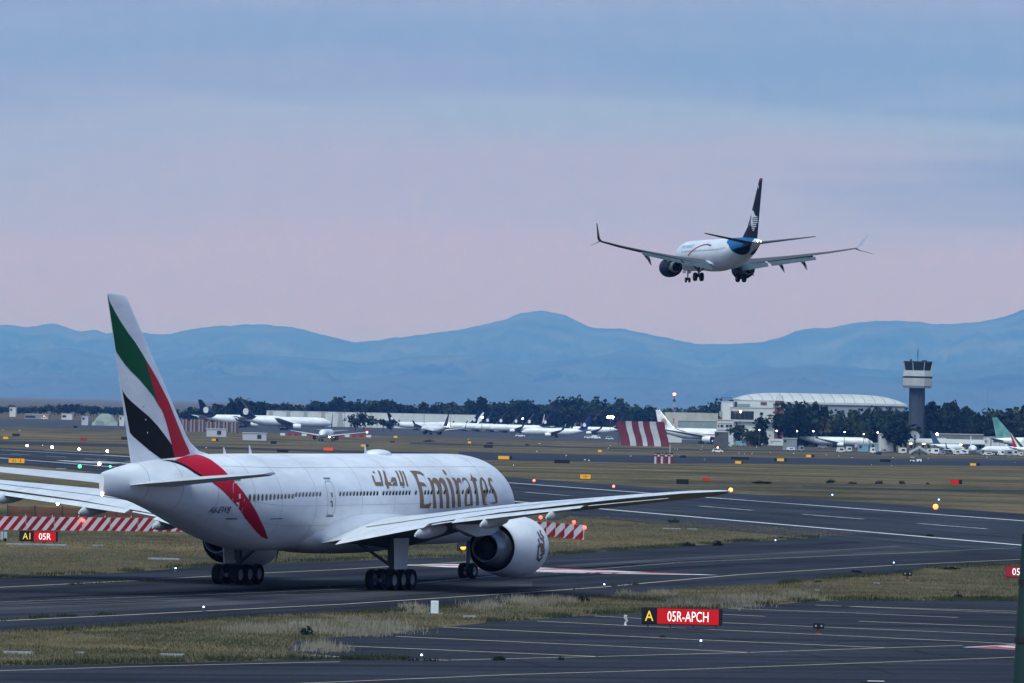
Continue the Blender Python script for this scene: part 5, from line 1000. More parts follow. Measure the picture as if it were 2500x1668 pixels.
# ---- striped blast fence: leaning curved panels red and white
D = 2560; pL, pR = at(1510, D), at(1627, D); t = thing('blast_fence', (pL + pR) / 2, 'tall blast fence of wavy red and white stripes on the apron', 'blast fence'); w = pR[0] - pL[0]; h = zat(1568, 1029, D) - pL[2]
cuts = [0, .19, .315, .455, .55, .69, .83, 1.]
for i in range(7):
    rr = []
    for u in (cuts[i] + .002, cuts[i + 1] - .002):
        rr.append([((u - .5) * w + .055 * w * (math.sin((v - .5) * math.pi) * -1), -2.2 * (1 - v) ** 2, v * h) for v in np.linspace(0, 1, 9)])
    b = MB(); b.loft([[(x, y, z) for x, y, z in q] + [(x, y + .25, z) for x, y, z in reversed(q)] for q in rr]); b.obj('panel', mat('weathered_fence_white', (.42, .43, .46), .8, var=.2, vscale=.3) if i % 2 else mat('weathered_fence_red', (.13, .018, .025), .8, var=.3, vscale=.3), t)
b = MB()
for i in range(9): b.tube([((i / 8. - .5) * w, 3.5, 0), ((i / 8. - .5) * w, .3, h * .9)], .12, 5)
b.obj('brace', steel, t)
# ---- striped barriers in front of the left parked jets
for i in range(7):
    px = 452 + i * 20; D = 2900; p = at(px, D); t = thing('striped_barrier', p, 'striped barrier in front of the parked wide bodies, %s from the left' % ('first', 'second', 'third', 'fourth', 'fifth', 'sixth', 'seventh', 'eighth', 'ninth')[i], 'barrier', 'striped barriers before the left parked jets')
    wv = 3.4; hv = (zat(px, 1024 + (i > 2) * 6, D) - p[2])
    for k in range(4):
        b = MB(); b.box(((-.375 + k * .25) * wv, 0, hv / 2), (.25 * wv - .02, .3, hv)); b.obj('panel', mat('weathered_red_panel', (.13, .035, .04), .8) if k % 2 else mat('weathered_white_panel', (.25, .25, .27), .8), t)
for i in range(13):
    px = 690 + i * 17.5; D = 2750; p = at(px, D); t = thing('apron_barrier', p, 'low red barrier block on the apron edge below the parked jets, number %s along' % ['one', 'two', 'three', 'four', 'five', 'six', 'seven', 'eight', 'nine', 'ten', 'eleven', 'twelve', 'thirteen'][i], 'barrier', 'low red barrier blocks'); b = MB(); b.box((0, 0, .6), (2.4, .5, 1.2), top=(1, .5)); b.obj('block', redw_r if i % 3 else redw_w, t)
# ---- radio mast with red beacon, floodlight masts, dish
D = 3050; p = at(1644, D); t = thing('radio_mast', p, 'red and white lattice mast with a red beacon above the cream hangar', 'mast'); z1 = zat(1644, 965, D) - p[2]
for i in range(8):
    z0_, z1_ = z1 * i / 8, z1 * (i + 1) / 8; b = MB(); b.tube([(0, 0, z0_), (0, 0, z1_)], .32 - .02 * i, 6); b.obj('mast_section', redw_r if i % 2 else redw_w, t)
b = MB(); b.sphere((0, 0, z1 + .5), .75); b.obj('beacon', beacon, t); b = MB(); b.lathe([(z1 - 3.6, 1.0), (z1 - 1.8, .3)], axis=2, n=8, cap=(True, True)); b.obj('aerial', darkw, t)
def floodmast(px, py, D, label, n=1, r=.5, m=flood):
    p = at(px, D); t = thing('floodlight_mast', p, label, 'light mast'); z = zat(px, py, D) - p[2]; b = MB(); b.tube([(0, 0, 0), (0, 0, z)], [.18, .1], 6); b.box((0, 0, z), (n * 1.0 + .6, .3, .3)); b.obj('pole', steel, t)
    for i in range(n):
        b = MB(); b.sphere(((i - (n - 1) / 2) * 1.1, -.3, z), r); b.obj('lamp', m, t)
floodmast(1489, 1019, 2800, 'mast with two bright floodlights left of the striped blast fence', 3, .62); floodmast(1806, 1005, 2790, 'mast with white lamp before the wide dark office window', 1, .5)
floodmast(1176, 1019.5, 3300, 'mast with white lamp among the dark tails of the row'); floodmast(1275, 1022, 3300, 'mast with small white lamp right of the row of dark tails', 1, .32); floodmast(2287, 1060.5, 2560, 'mast with warm lamp in front of the jumbo nose', 1, .5)
for px, py in ((1895, 1052), (1945, 1053), (1985, 1053), (2061, 1055), (2108, 1060), (2142, 1056), (1853, 1050)): floodmast(px, py, 2640, 'apron lamp glowing low before the dark trees, ' + {1895: 'above the white notice board', 1945: 'second left of the blue grey tail', 1985: 'just left of the blue grey tail', 2061: 'over the parked airliner roof', 2108: 'right of the parked airliner nose', 2142: 'over the watch hut', 1853: 'before the young trees by the office'}[px], 1, .28, lampg)
floodmast(905 - 65, 1000, 3250, 'tall dark pole in front of the long white hangar', 1, .12, steel)
for px, yt in ((1035, 1005), (1100, 1008), (1590, 1008)): floodmast(px, yt, 3500, 'thin apron pole before the white hangar, at ' + {1035: 'the dark tail pointing right', 1100: 'the middle of the hangar', 1590: 'the top of the striped fence'}[px], 1, .1, steel)
D = 2540; p = at(2233, D); t = thing('satellite_dish', p, 'dark satellite dish at the foot of the control tower', 'satellite dish'); z = zat(2233, 1062, D) - p[2]
b = MB(); b.lathe([(-.9, .1), (-.7, 1.0), (-.2, 1.9), (.2, 2.4)], (0, 0, 0), 0, 16); o = b.obj('dish', greyw2, t, 40); o.location = (0, 0, z); o.rotation_euler = (0, math.radians(-40), math.radians(-60)); b = MB(); b.tube([(0, 0, 0), (0, 0, z)], .4, 6); b.obj('pedestal', darkw, t)
D = 4200; p = at(2409, D); t = thing('radio_mast', p, 'thin grey mast above the trees left of the green tail', 'mast'); b = MB(); b.tube([(0, 0, 0), (0, 0, zat(2409, 950, D) - p[2])], [.4, .15], 5); b.obj('pole', greyw2, t)

# ================================================================== TREES
leafA = mat('dark_foliage', (.015, .030, .019), .9, var=.5, vscale=.25, spec=.05); leafB = mat('lighter_foliage', (.036, .056, .032), .9, var=.4, vscale=.25, spec=.05); leafC = mat('brownish_foliage', (.042, .038, .03), .9, var=.4, vscale=.3, spec=.05); bark = mat('bark', (.05, .042, .036), .9)
def crown_mesh(seed, shape, n=75, q=7, mats=(leafA, leafB)):
    r = np.random.default_rng(seed); b = MB(); cl = []
    nl = r.integers(4, 8)
    lobes = [(r.normal(0, .17), r.normal(0, .17), .42 + .48 * r.random(), .14 + .14 * r.random()) for _ in range(nl)]
    for i in range(n):
        if shape == 'round':
            lx, ly, lz, lr = lobes[i % nl]; d = r.normal(size=3); d /= np.linalg.norm(d); c = np.array([lx, ly, lz]) + d * lr * (.55 + .5 * r.random()) * np.array([1.15, 1.15, .8])
        elif shape == 'bush':
            a = r.random() * 6.283; k = r.random() ** .5 * .5; z = r.random() ** .7 * (.85 - 1.7 * k * k) * (.75 + .25 * math.sin(a * 3 + seed)); c = np.array([k * math.cos(a), k * math.sin(a), max(.03, z)])
        elif shape == 'cone':
            z = .12 + .88 * r.random() ** 1.2; rad = .24 * (1.02 - z) ** .8 + .02; a = r.random() * 6.283; c = np.array([rad * math.cos(a) * r.random() ** .4, rad * math.sin(a) * r.random() ** .4, z])
        else:                                    # tall and loose, gaps between the clumps
            lx, ly, lz, lr = lobes[i % nl]; d = r.normal(size=3); d /= np.linalg.norm(d); c = np.array([lx * 1.1, ly, .35 + (lz - .45) * 1.0]) + d * lr * .62 * r.random() ** .3
        s = .05 + .045 * r.random()
        for j in range(q):
            o = c + r.normal(size=3) * s * .75; u = r.normal(size=3); u /= np.linalg.norm(u); w = np.cross(u, r.normal(size=3)); w /= np.linalg.norm(w); k = s * (.5 + .6 * r.random())
            b.add([o - u * k - w * k * .3, o + u * k * .2 - w * k * .8, o + u * k + w * k * .3, o - u * k * .2 + w * k * .7], [(0, 1, 2, 3)], int(r.random() < .35))
    return b.mesh('crown', list(mats))
TR = []
for i, (sh_, mt) in enumerate((('round', (leafA, leafB)), ('round', (leafA, leafB)), ('round', (leafA, leafA)), ('round', (leafB, leafC)), ('loose', (leafA, leafB)), ('loose', (leafA, leafC)), ('cone', (leafA, leafA)), ('cone', (leafA, leafB)))):
    cm = crown_mesh(100 + i, sh_, 80, 7, mt); b = MB(); b.tube([(0, 0, 0), (.01, 0, .3), (0, .01, .62)], [.032, .024, .01], 6)
    for k in range(4): a = k * 1.7 + i; b.tube([(0, 0, .22 + .08 * k), (.16 * math.cos(a), .16 * math.sin(a), .45 + .09 * k)], [.013, .006], 5)
    TR.append((cm, b.mesh('trunk', bark), ('round', 'round', 'round', 'round', 'loose', 'loose', 'cone', 'cone')[i]))
def tree(px, D, pytop, k, label, group, wide=1.):
    p = at(px, D); h = max(3., zat(px, pytop, D) - p[2]); t = thing('tree', p, label, 'tree', group, rng.random() * 6.28); t.scale = (h * wide, h * wide, h)
    link('crown', TR[k][0], t); link('trunk', TR[k][1], t); return t
TL = [(430, 1003), (520, 990), (560, 985), (585, 978), (640, 983), (700, 985), (760, 987), (830, 976), (870, 985), (940, 978), (985, 985), (1050, 988), (1110, 988), (1175, 979), (1210, 986), (1270, 980), (1300, 988), (1360, 984), (1400, 980), (1435, 980), (1470, 981), (1510, 985), (1560, 992), (1600, 998), (1640, 1000), (1770, 1000)]
MK1 = [(400, 'the striped tail'), (486, 'the left parked tail'), (581, 'the second parked tail'), (648, 'the white hangar end'), (735, 'the parked wide body wing'), (815, 'the nose of the parked wide body'), (900, 'the dark bush trees'), (991, 'the lone dark tail'), (1077, 'the purple tail'), (1163, 'the slanting row of tails'), (1227, 'the third slanting tail'), (1300, 'the fifth slanting tail'), (1351, 'the thin white tail'), (1432, 'the royal blue tail'), (1489, 'the twin floodlight'), (1568, 'the striped blast fence')]
for i in range(118):
    px = 436 + i * 10.1 + (rng.random() - .5) * 7; top = float(np.interp(px, [a for a, _ in TL], [c for _, c in TL])) + 9 * rng.random() - 1; D = 4150 - (i % 3) * 110 + rng.random() * 40
    tree(px, D, top + (2 if i % 3 == 2 else -1), int(rng.integers(0, 8)) if rng.random() < .8 else 6, beside(px, MK1, 'dark far treeline tree'), 'trees of the long far tree line', 1.05 + .5 * rng.random())
for px, top, k in ((586, 973, 0), (830, 973, 4), (944, 974, 1), (1174, 975, 6), (1272, 976, 1), (1467, 979, 4), (1510, 982, 7), (1730, 986, 0), (1745, 988, 2), (1690, 993, 3), (1632, 997, 3), (1665, 999, 3)):
    tree(px, 3950 + rng.random() * 50, top, k, beside(px, MK1, 'taller tree above the far treeline'), 'tall trees of the far tree line', 1.)
MK2 = [(-40, 'the left frame edge'), (38, 'the small white tower block'), (90, 'the low grey sheds'), (163, 'the low white shed'), (222, 'the vaulted shelter')]
for i in range(34):
    px = -20 + i * 9.6 + (rng.random() - .5) * 7; tree(px, 4600 + rng.random() * 300, 990 + 8 * rng.random() - (10 if 160 < px < 185 else 0), int(rng.integers(0, 6)), beside(px, MK2, 'low hazy tree at the far left'), 'low trees far left', 1.3 + .5 * rng.random())
TRG = [(1895, 1003), (1930, 990), (1965, 988), (1995, 978), (2020, 1000), (2060, 1003), (2100, 998), (2140, 985), (2165, 995), (2190, 997), (2215, 1003), (2260, 1003), (2290, 1000), (2330, 998), (2370, 1002), (2420, 1003), (2450, 1000), (2500, 998)]
MK3 = [(1880, 'the brown lookout hut'), (1991, 'the blue grey tail'), (2061, 'the lamp over the parked airliner'), (2140, 'the watch hut'), (2236, 'the control tower'), (2287, 'the lamp by the grey shed'), (2350, 'the end of the grey shed'), (2428, 'the green tail')]
for i in range(52):
    px = 1908 + i * 11.7 + (rng.random() - .5) * 8; top = float(np.interp(px, [a for a, _ in TRG], [c for _, c in TRG])) + 12 * rng.random() - 2; D = 2900 - (i % 3) * 70 + rng.random() * 30
    tree(px, D, top + 4 + (i % 3) * 7, int(rng.integers(0, 8)), beside(px, MK3, 'dark dense tree in the grove'), 'trees of the grove by the tower', .85 + .35 * rng.random())
for px, top, k, D, lb in ((1992, 976, 4, 2800, 'tall dark tree in front of the hangar roof'), (1948, 986, 0, 2760, 'round dark tree at the left end of the grove'), (2140, 978, 4, 2800, 'tall loose tree just left of the tower'), (2305, 970, 5, 2800, 'tall sparse tree right of the tower, its crown forked'), (2320, 990, 6, 2790, 'pointed tree right of the tall sparse tree'), (2452, 976, 4, 2820, 'broad tree behind the green tail'), (2478, 990, 1, 2780, 'dark round tree at the right edge'), (2200, 1030, 0, 2560, 'dark bushy tree against the left side of the tower foot'), (2185, 1036, 2, 2550, 'dark low tree left of the tower foot'), (2212, 1040, 1, 2550, 'dark low tree touching the tower shaft'), (1856, 1026, 7, 2700, 'young pointed tree before the office building'), (1835, 1054, 3, 2690, 'small bushy tree before the office building'), (1805, 1040, 3, 2700, 'small dark tree at the office wall'), (1842, 1040, 4, 2695, 'slim tree left of the young pointed tree'), (868, 1014, 0, 3400, 'dark bush tree before the long white hangar, the left one'), (888, 1012, 2, 3390, 'dark bush tree before the long white hangar, the middle one'), (935, 1022, 1, 3380, 'dark bush tree before the long white hangar, the right one'), (955, 1026, 0, 3370, 'low dark bush right of the bush trees')):
    tree(px, D, top, k, lb, None, 1.15)

# ================================================================== SMALL THINGS ON THE FIELD
sgy = mat('lit_yellow_sign_face', (.6, .32, .015), .5, emit=(1, .46, .02), es=.30); sgr = mat('lit_red_sign_face', (.42, .006, .008), .5, emit=(1, .008, .010), es=.26); sgk = mat('black_sign_face', (.012, .012, .014), .5); sgw = mat('lit_white_figures', (.8, .8, .8), .5, emit=(1, .93, .88), es=.8); sgyl = mat('lit_yellow_figures', (.8, .55, .05), .5, emit=(1, .6, .05), es=.6); frame = mat('black_sign_housing', (.02, .02, .022), .6)
sgr_d = mat('dim_glow_red_sign_face', (.28, .02, .03), .5, emit=(1, .02, .04), es=.08); sgo = mat('orange_red_sign_face', (.5, .06, .02), .5, emit=(1, .08, .03), es=.4)  # the dim red face is given a faint glow of its own
def taxi_sign(px0, px1, y0, y1, yg, segs, label, rz=0., group=None, depth=.28, name='taxiway_sign'):
    """segs: (share of the width, face material, words, figure material)"""
    p = gp((px0 + px1) / 2, yg); D = p[1]; w = (px1 - px0) / ppm(D); z0, z1 = zat((px0 + px1) / 2, y1, D) - p[2], zat((px0 + px1) / 2, y0, D) - p[2]; h = z1 - z0
    t = thing(name, p, label, 'airfield sign', group, rz); b = MB(); b.box((0, 0, (z0 + z1) / 2), (w, depth, h)); b.obj('housing', frame, t); x = -w / 2
    for sh_, m, txt, tm in segs:
        ww = sh_ * w; b = MB(); b.box((x + ww / 2, -depth / 2 - .01, (z0 + z1) / 2), (ww - .04, .03, h * .90)); pn = b.obj('face_panel', m, t)
        if txt:
            V, T = text_mesh(txt, 1.); asp = V[:, 0].max() / V[:, 1].max(); th = h * .60; tw_ = min(th * asp * .84, ww * .66); V = V / V.max(0); b = MB()
            b.add([(x + ww / 2 - tw_ / 2 + u * tw_, -depth / 2 - .032, (z0 + z1) / 2 - th / 2 + v * th) for u, v in V], T); b.obj('lettering', tm, pn)
        x += ww
    if z0 > .02:
        for s in ((-.4, .4) if w < 3 else (-.42, -.14, .14, .42)):
            b = MB(); b.tube([(s * w, 0, 0), (s * w, 0, z0)], .04, 6); b.obj('leg', steel, t)
    return t
taxi_sign(1566, 1763, 1484.5, 1526, 1536, ((.19, sgk, 'A', sgyl), (.77, sgr, '05R-APCH', sgw), (.04, sgk, '', None)), 'lit red runway sign reading 05R-APCH with black A panel, on the near pad', R(-4.5))
taxi_sign(47, 141, 1296.5, 1322.5, 1327, ((.38, sgk, 'A1', sgyl), (.58, sgr, '05R', sgw), (.04, sgk, '', None)), 'lit red and black sign reading A1 05R in front of the striped fence', R(-3))
taxi_sign(2453.5, 2520, 1382, 1410, 1416, ((1., sgr_d, '05R', sgw),), 'red runway sign half hidden by the post at the right edge', R(-2))
YS = [(7.5, 20.5, 1066, 1072.5, 1073, 'small yellow sign on the far grass at the left edge', 0), (21, 60, 1119, 1131, 1132, 'broad yellow sign beside the runway at the left edge, left of the green lamp', 1), (517, 526, 1071, 1077, 1078, 'small yellow sign right of the tail below the pale cabins', 2), (881, 893, 1085, 1091, 1092, 'yellow sign with black half above the radome', 2), (961, 970, 1064, 1069.5, 1070, 'dull yellow sign below the purple tailed airliner', 0), (1142, 1150, 1077.5, 1083, 1084, 'tiny yellow sign in the middle of the far field', 0), (1216, 1243, 1113, 1122, 1123.5, 'yellow sign with black end above the airliner nose', 3), (1416, 1442, 1158, 1169.5, 1171, 'yellow sign with black arrow mark before the runway', 4), (1460, 1469, 1098, 1104.5, 1105, 'small yellow sign below the striped blast fence', 0), (1794.5, 1810.5, 1125.5, 1132.5, 1133.5, 'yellow sign directly below the long black sign', 3), (1897, 1914, 1119, 1126.5, 1127.5, 'bright yellow sign between two black panels', 5), (1968, 1981, 1110, 1117, 1118, 'dull yellow sign with a black box beside it', 2), (2368, 2385, 1131, 1137.5, 1138.5, 'orange yellow sign at the right of the far field', 2)]
for x0, x1, y0, y1, yg, lb, k in YS:
    if k in (0,): segs = ((1, sgy, '', None),)
    elif k == 1: segs = ((1, sgy, 'A1 - 4', sgk),)
    elif k == 2: x1 += 7; segs = ((.62, sgy, '', None), (.38, sgk, '', None))
    elif k == 3: x1 += 7 if x0 < 1300 else 3; segs = ((.8, sgy, '', None), (.2, sgk, '', None))
    elif k == 4: segs = ((1, sgy, '<4>', sgk),)
    else: x0 -= 7; x1 += 7; segs = ((.22, sgk, '', None), (.56, sgy, '', None), (.22, sgk, '', None))
    taxi_sign(x0, x1, y0, y1, yg, segs, lb)
for x0, x1, y0, y1, yg, m, lb in ((196, 211, 1069, 1077, 1078, sgr_d, 'dim red sign on the far grass left of the tail'), (452, 460, 1075, 1081, 1082, sgo, 'small orange red sign at the leading edge of the tail'), (790, 813, 1092.5, 1101, 1102, sgo, 'glowing orange red sign behind the fuselage roof'), (1716, 1734, 1168, 1174, 1175, sgr, 'thin bright red sign beyond the right wingtip'), (2321, 2341, 1171.5, 1182, 1183.5, sgr, 'bright red sign with a black end in the right grass')):
    segs = ((.7, m, '', None), (.3, sgk, '', None)) if x0 == 2321 else ((1, m, '', None),)
    taxi_sign(x0, x1 + (8 if x0 == 2321 else 0), y0, y1, yg, segs, lb)
for x0, x1, y0, y1, yg, lb in ((30, 48, 1059, 1065, 1065.5, 'long black sign back on the far left grass'), (179, 189, 1040, 1045, 1045.5, 'small black sign back above the far left grass'), (296, 310, 1067, 1073.5, 1074, 'black sign back touching the tail edge'), (661, 675, 1077, 1084, 1084.5, 'black sign back above the fuselage, left of the landing lights'), (676, 704, 1098, 1104.5, 1105, 'low black sign back right behind the fuselage roof'), (1181, 1203, 1087, 1093, 1093.5, 'long black sign back in the middle far field'), (1353, 1391, 1123, 1131.5, 1132, 'broad black sign back right of the airliner nose'), (1581, 1598, 1081, 1087, 1087.5, 'black sign back under the blast fence'), (1784.5, 1828, 1116, 1122, 1123, 'long black sign back above a yellow sign'), (2138, 2152, 1105, 1110, 1110.5, 'short black sign back below the canopy shed'), (2148, 2174, 1121, 1128.5, 1129, 'long black sign back left of the white tractor'), (1651, 1681, 1170, 1182, 1183.5, 'square black sign back above the right wingtip')):
    taxi_sign(x0, x1, y0, y1, yg, ((1, sgk, '', None),), lb, name='sign_back')
# the upper rim of a sign at the bottom edge of the frame
p = gp(2129, 1700); D = p[1]; t = thing('sign_back', p, 'black sign back with pale upper rim cut off by the bottom edge', 'airfield sign'); z1 = zat(2129, 1662, D) - p[2]; w = 58 / ppm(D); b = MB(); b.box((0, 0, z1 / 2), (w, .25, z1 - .06)); b.obj('housing', frame, t); b = MB(); b.box((.15, 0, z1 - .015), (w * .7, .27, .03)); b.obj('rim', wallw, t)
# ---- lamps
def lamp(name, px, py, m, r, label, group, stem=.35, cat='runway light', col=steel):
    p = gp(px, py + 1.2); t = thing(name, p, label, cat, group); z = max(stem, zat(px, py, p[1]) - p[2]); b = MB(); b.lathe([(0, .12), (.1, .12), (.12, .05), (z, .05)], axis=2, n=8, cap=(True, True)); b.obj('base', col, t); b = MB(); b.sphere((0, 0, z), r, n=10, m=6); b.obj('lens', m, t); return t
lw = mat('white_runway_lamp', (1, 1, 1), emit=(1, .90, .72), es=26.); lg = mat('green_threshold_lamp', (.2, 1, .5), emit=(.05, 1, .30), es=3.2); lr = mat('red_runway_lamp', (1, .2, .15), emit=(1, .13, .09), es=5.); lo = mat('orange_runway_lamp', (1, .6, .2), emit=(1, .24, .03), es=2.4); lb_ = mat('small_white_taxi_lamp', (1, 1, 1), emit=(.78, .9, 1), es=6.); lblue = mat('blue_taxi_lamp', (.3, .5, 1), emit=(.30, .42, 1), es=12.); la = mat('amber_guard_lamp', (1, .6, .1), emit=(1, .36, .03), es=2.)
for i, (px, py, r) in enumerate(((66, 1090, .30), (127, 1094, .34), (193, 1099, .28), (262, 1104, .28), (242, 1136, .28))): lamp('runway_edge_light', px, py, lw, r, 'white runway light left of the tail, %s' % ('first from the left on the far side', 'second from the left, the brightest', 'third from the left on the far side', 'nearest the tail on the far side', 'on the near side by the tail cone')[i], 'white runway lights left of the tail')
lamp('runway_edge_light', 141, 1236.6, lw, .17, 'white runway light under the left wing above the striped fence', None)
lamp('threshold_light', 194.5, 1143, lg, .30, 'green threshold light above the left tailplane', None); lamp('threshold_light', 269, 1143, lg, .2, 'green threshold light half hidden by the tail cone', None)
lamp('runway_edge_light', 1303.6, 1177.7, lr, .20, 'red runway light right of the airliner nose', None); lamp('runway_edge_light', 1498, 1192, lr, .20, 'red runway light above the right wing', None)
lamp('runway_edge_light', 2284, 1243, lo, .36, 'bright orange runway light on the far runway edge at right', None); 
TLi = [(7, 1051), (48, 1052), (229, 1048), (104, 1089), (503, 1095), (1143, 1074), (1254, 1139), (1259, 1162), (1311, 1104), (1320, 1115), (1316, 1084), (1319, 1083), (1382, 1114), (1428, 1125), (1438, 1126), (1483, 1089), (1490, 1089), (1485, 1095), (1571, 1100), (1648, 1097), (1654, 1098), (1684, 1099), (1714, 1091), (1712, 1099), (1742, 1092), (1805, 1107.5), (1818, 1109.5), (1836, 1109), (1842, 1096), (1847, 1093), (1881, 1106), (1938, 1107.5), (1994, 1110), (1720, 1124), (2080, 1118), (2093, 1114), (2180, 1118), (2253, 1132), (2177, 1140.5), (2127, 1137), (2478, 1131), (2266, 1121), (1540, 1115), (1610, 1122), (2410, 1118), (2017, 1112), (2048, 1204 - 90)]
MK4 = [(0, 'the left frame edge'), (300, 'the striped tail'), (1140, 'the tiny mid field sign'), (1229, 'the yellow sign above the nose'), (1372, 'the broad black sign back'), (1464, 'the sign below the blast fence'), (1619, 'the striped drums'), (1752, 'the orange beacon car'), (1806, 'the long black sign back'), (1905, 'the bright yellow sign'), (2161, 'the black sign left of the tractor'), (2376, 'the orange yellow sign')]
for i, (px, py) in enumerate(sorted(TLi)):
  if i % 4 != 3: lamp('taxiway_light', px, py, lb_, .06 if py < 1130 else .05, beside(px, MK4, 'tiny white taxiway light'), 'tiny white taxiway lights', cat='taxiway light')
BL = [(428.5, 1397, 'in front of the left main wheels'), (497, 1494, 'on the near edge line left of the belly'), (1475, 1437, 'on the near edge line below the engine'), (1711, 1578, 'on the pad right of the red sign'), (1893, 1326, 'at the tip of the dry grass wedge'), (2182, 1382, 'near the twin lamp box'), (1029, 1614, 'on the lower pad edge line'), (2032, 1212, 'beyond the runway at right'), (2292, 1224, 'right above the orange runway light')]
for px, py, lb in BL: lamp('taxiway_light', px, py, lblue, .055 if py > 1300 else .09, 'small bluish white taxiway light ' + lb, None, .3, 'taxiway light')
# ---- twin lamp guard lights
def guard(px, py0, py1, yg, label, m):
    p = gp(px, yg); D = p[1]; t = thing('guard_light', p, label, 'guard light'); z0, z1 = zat(px, py1, D) - p[2], zat(px, py0, D) - p[2]; h = z1 - z0; w = h * 1.95
    b = MB(); b.box((0, 0, (z0 + z1) / 2), (w, .25, h)); b.obj('housing', frame, t)
    for s in (-.25, .25):
        b = MB(); b.lathe([(-.30, .15 * w + .02), (-.12, .14 * w), (-.125, 0)], (s * w, 0, (z0 + z1) / 2), 1, 14); b.obj('hood', frame, t); b = MB(); b.sphere((s * w, -.14, (z0 + z1) / 2), .095 * w, n=10, m=6, sc=(1, .35, 1)); b.obj('lens', m, t)
    b = MB(); b.tube([(0, 0, 0), (0, 0, z0)], .07, 8); b.lathe([(0, .25), (.08, .2)], axis=2, n=10, cap=(True, True)); b.obj('post', mat('rusty_post', (.20, .10, .06), .8), t)
lens = mat('grey_lamp_lens', (.35, .40, .45), .2, emit=(.7, .85, 1), es=.25)
guard(1998, 1521, 1535, 1550, 'black twin lamp guard light on the near pad', lens); guard(2215, 1394.5, 1406, 1419, 'black twin lamp guard light on the dry grass strip', lens)
p = gp(1129, 1352); t = thing('guard_light', p, 'amber glowing guard light between the main gear and the right engine', 'guard light'); z = zat(1129, 1336, p[1]) - p[2]; b = MB(); b.box((-.2, 0, z), (.5, .3, .62)); b.obj('housing', frame, t); b = MB(); b.sphere((.05, -.16, z), .23, sc=(1, .4, 1)); b.obj('lens', la, t); b = MB(); b.tube([(-.1, 0, 0), (-.1, 0, z)], .06, 6); b.obj('post', steel, t)
# ---- white marker post and torn white marker
p = gp(1061, 1499); t = thing('marker_post', p, 'upright white marker post in the grass below the big airliner', 'marker post'); b = MB(); h = .76; b.box((0, 0, h / 2), (.46, .2, h)); o = b.obj('post', mat('white_marker_plastic', (.66, .69, .70), .5, var=.1, vscale=2), t); bv = o.modifiers.new('round', 'BEVEL'); bv.width = .05; bv.segments = 3; b = MB(); b.box((0, .1, .02), (.9, .5, .05)); b.obj('foot', slabm, t)
p = gp(1525, 1528); t = thing('torn_marker', p, 'torn white plastic marker on a stake left of the red sign', 'marker'); b = MB(); P_ = [(-.05, .62), (.14, .60), (.10, .48), (.2, .3), (.08, .14), (.12, .0), (-.04, 0), (-.02, .16), (.06, .3), (-.06, .45)]; b.loft([[(x, y + .05 * math.sin(z * 9), z) for x, z in P_] for y in (-.02, .02)]); b.obj('sheet', wallw, t); b = MB(); b.tube([(.04, .03, 0), (.04, .03, .6)], .02, 6); b.obj('stake', steel, t)
# ---- post at the right edge
p = at(2504.5, 70., 10.0); p[2] = 0.; t = thing('dark_post', p, 'dark green metal post at the right edge of the frame', 'post'); pm = mat('dark_green_post_paint', (.012, .035, .035), .55, var=.2, vscale=2); zt_ = zat(2505, 1303, 70)
b = MB(); b.lathe([(0, .27), (zt_ - 2.2, .15), (zt_, .062)], axis=2, n=20, cap=(True, True)); b.obj('pole', pm, t, 40)
for py in (1420, 1562):
    z = zat(2500, py, 70); r = np.interp(z, [0, zt_ - 2.2, zt_], [.27, .15, .062]) + .012; b = MB(); b.lathe([(z - .035, r), (z + .035, r)], axis=2, n=20, cap=(True, True)); b.obj('clamp_band', frame, t)
# ---- striped fence along the infield
PTS = [(-75, 1294.3), (404, 1299), (1290, 1306.5), (1424, 1318.8)]; W_ = [gp(*q) for q in PTS]
fence = thing('striped_fence', W_[1], 'long low fence of red and white slanted stripes with red lamps behind the airliner', 'fence'); oF = W_[1]
bn = MB(); bt = []
for seg, (a, c) in enumerate(zip(W_[:-1], W_[1:])):
    Lg = np.linalg.norm(c - a); n = max(1, int(round(Lg / 2.55))); d = (c - a) / Lg; nn = np.array([d[1], -d[0], 0]); nn = nn if nn[1] < 0 else -nn; pit = Lg * 35 / 134. if seg == 2 else .94; sl = Lg * 31 / 134. if seg == 2 else 1.02
    for i in range(n):
        s0, s1 = i * Lg / n, (i + 1) * Lg / n - .05; w = s1 - s0; hgt = 1.36 if seg == 2 else 1.24; P0_ = a + d * s0 - oF
        cor = lambda x, z, o: P0_ + d * x + nn * o + np.array([0, 0, z])
        b = MB(); b.loft([[cor(x, .04, .0), cor(x, hgt, .0), cor(x, hgt, -.08), cor(x, .04, -.08)] for x in (0, w)]); pn = b.obj('panel', redw_w, fence)
        b = MB(); k = math.floor(-sl / pit) - 1; ph = (s0 * 1.0) % pit if seg < 2 else 0
        for j in range(k, int(w / pit) + 3):
            x0 = j * pit + rng.random() * .05; poly = [(x0, .04), (x0 + pit * .5, .04), (x0 + pit * .5 + sl, hgt), (x0 + sl, hgt)]
            for lim, sg in ((0, 1), (w, -1)):
                out = []
                for q in range(len(poly)):
                    A_, B_ = poly[q - 1], poly[q]; ia, ib = sg * (A_[0] - lim) >= 0, sg * (B_[0] - lim) >= 0
                    if ia != ib: tt_ = (lim - A_[0]) / (B_[0] - A_[0]); out.append((lim, A_[1] + tt_ * (B_[1] - A_[1])))
                    if ib: out.append(B_)
                poly = out
                if len(poly) < 3: break
            if len(poly) >= 3: b.add([cor(x, z, .006) for x, z in poly], [tuple(range(len(poly)))])
        if b.f: b.obj('stripe', redw_r, pn)
    for x in np.arange(.3, Lg, 1.28 if seg == 2 else 2.55):
        b = MB(); q = a + d * x - oF - nn * .12; hh2 = (1.62 if seg == 2 else 1.42); b.tube([q, q + np.array([0, 0, hh2])], .035, 6); b.obj('post', steel if seg == 2 else wallw, fence)
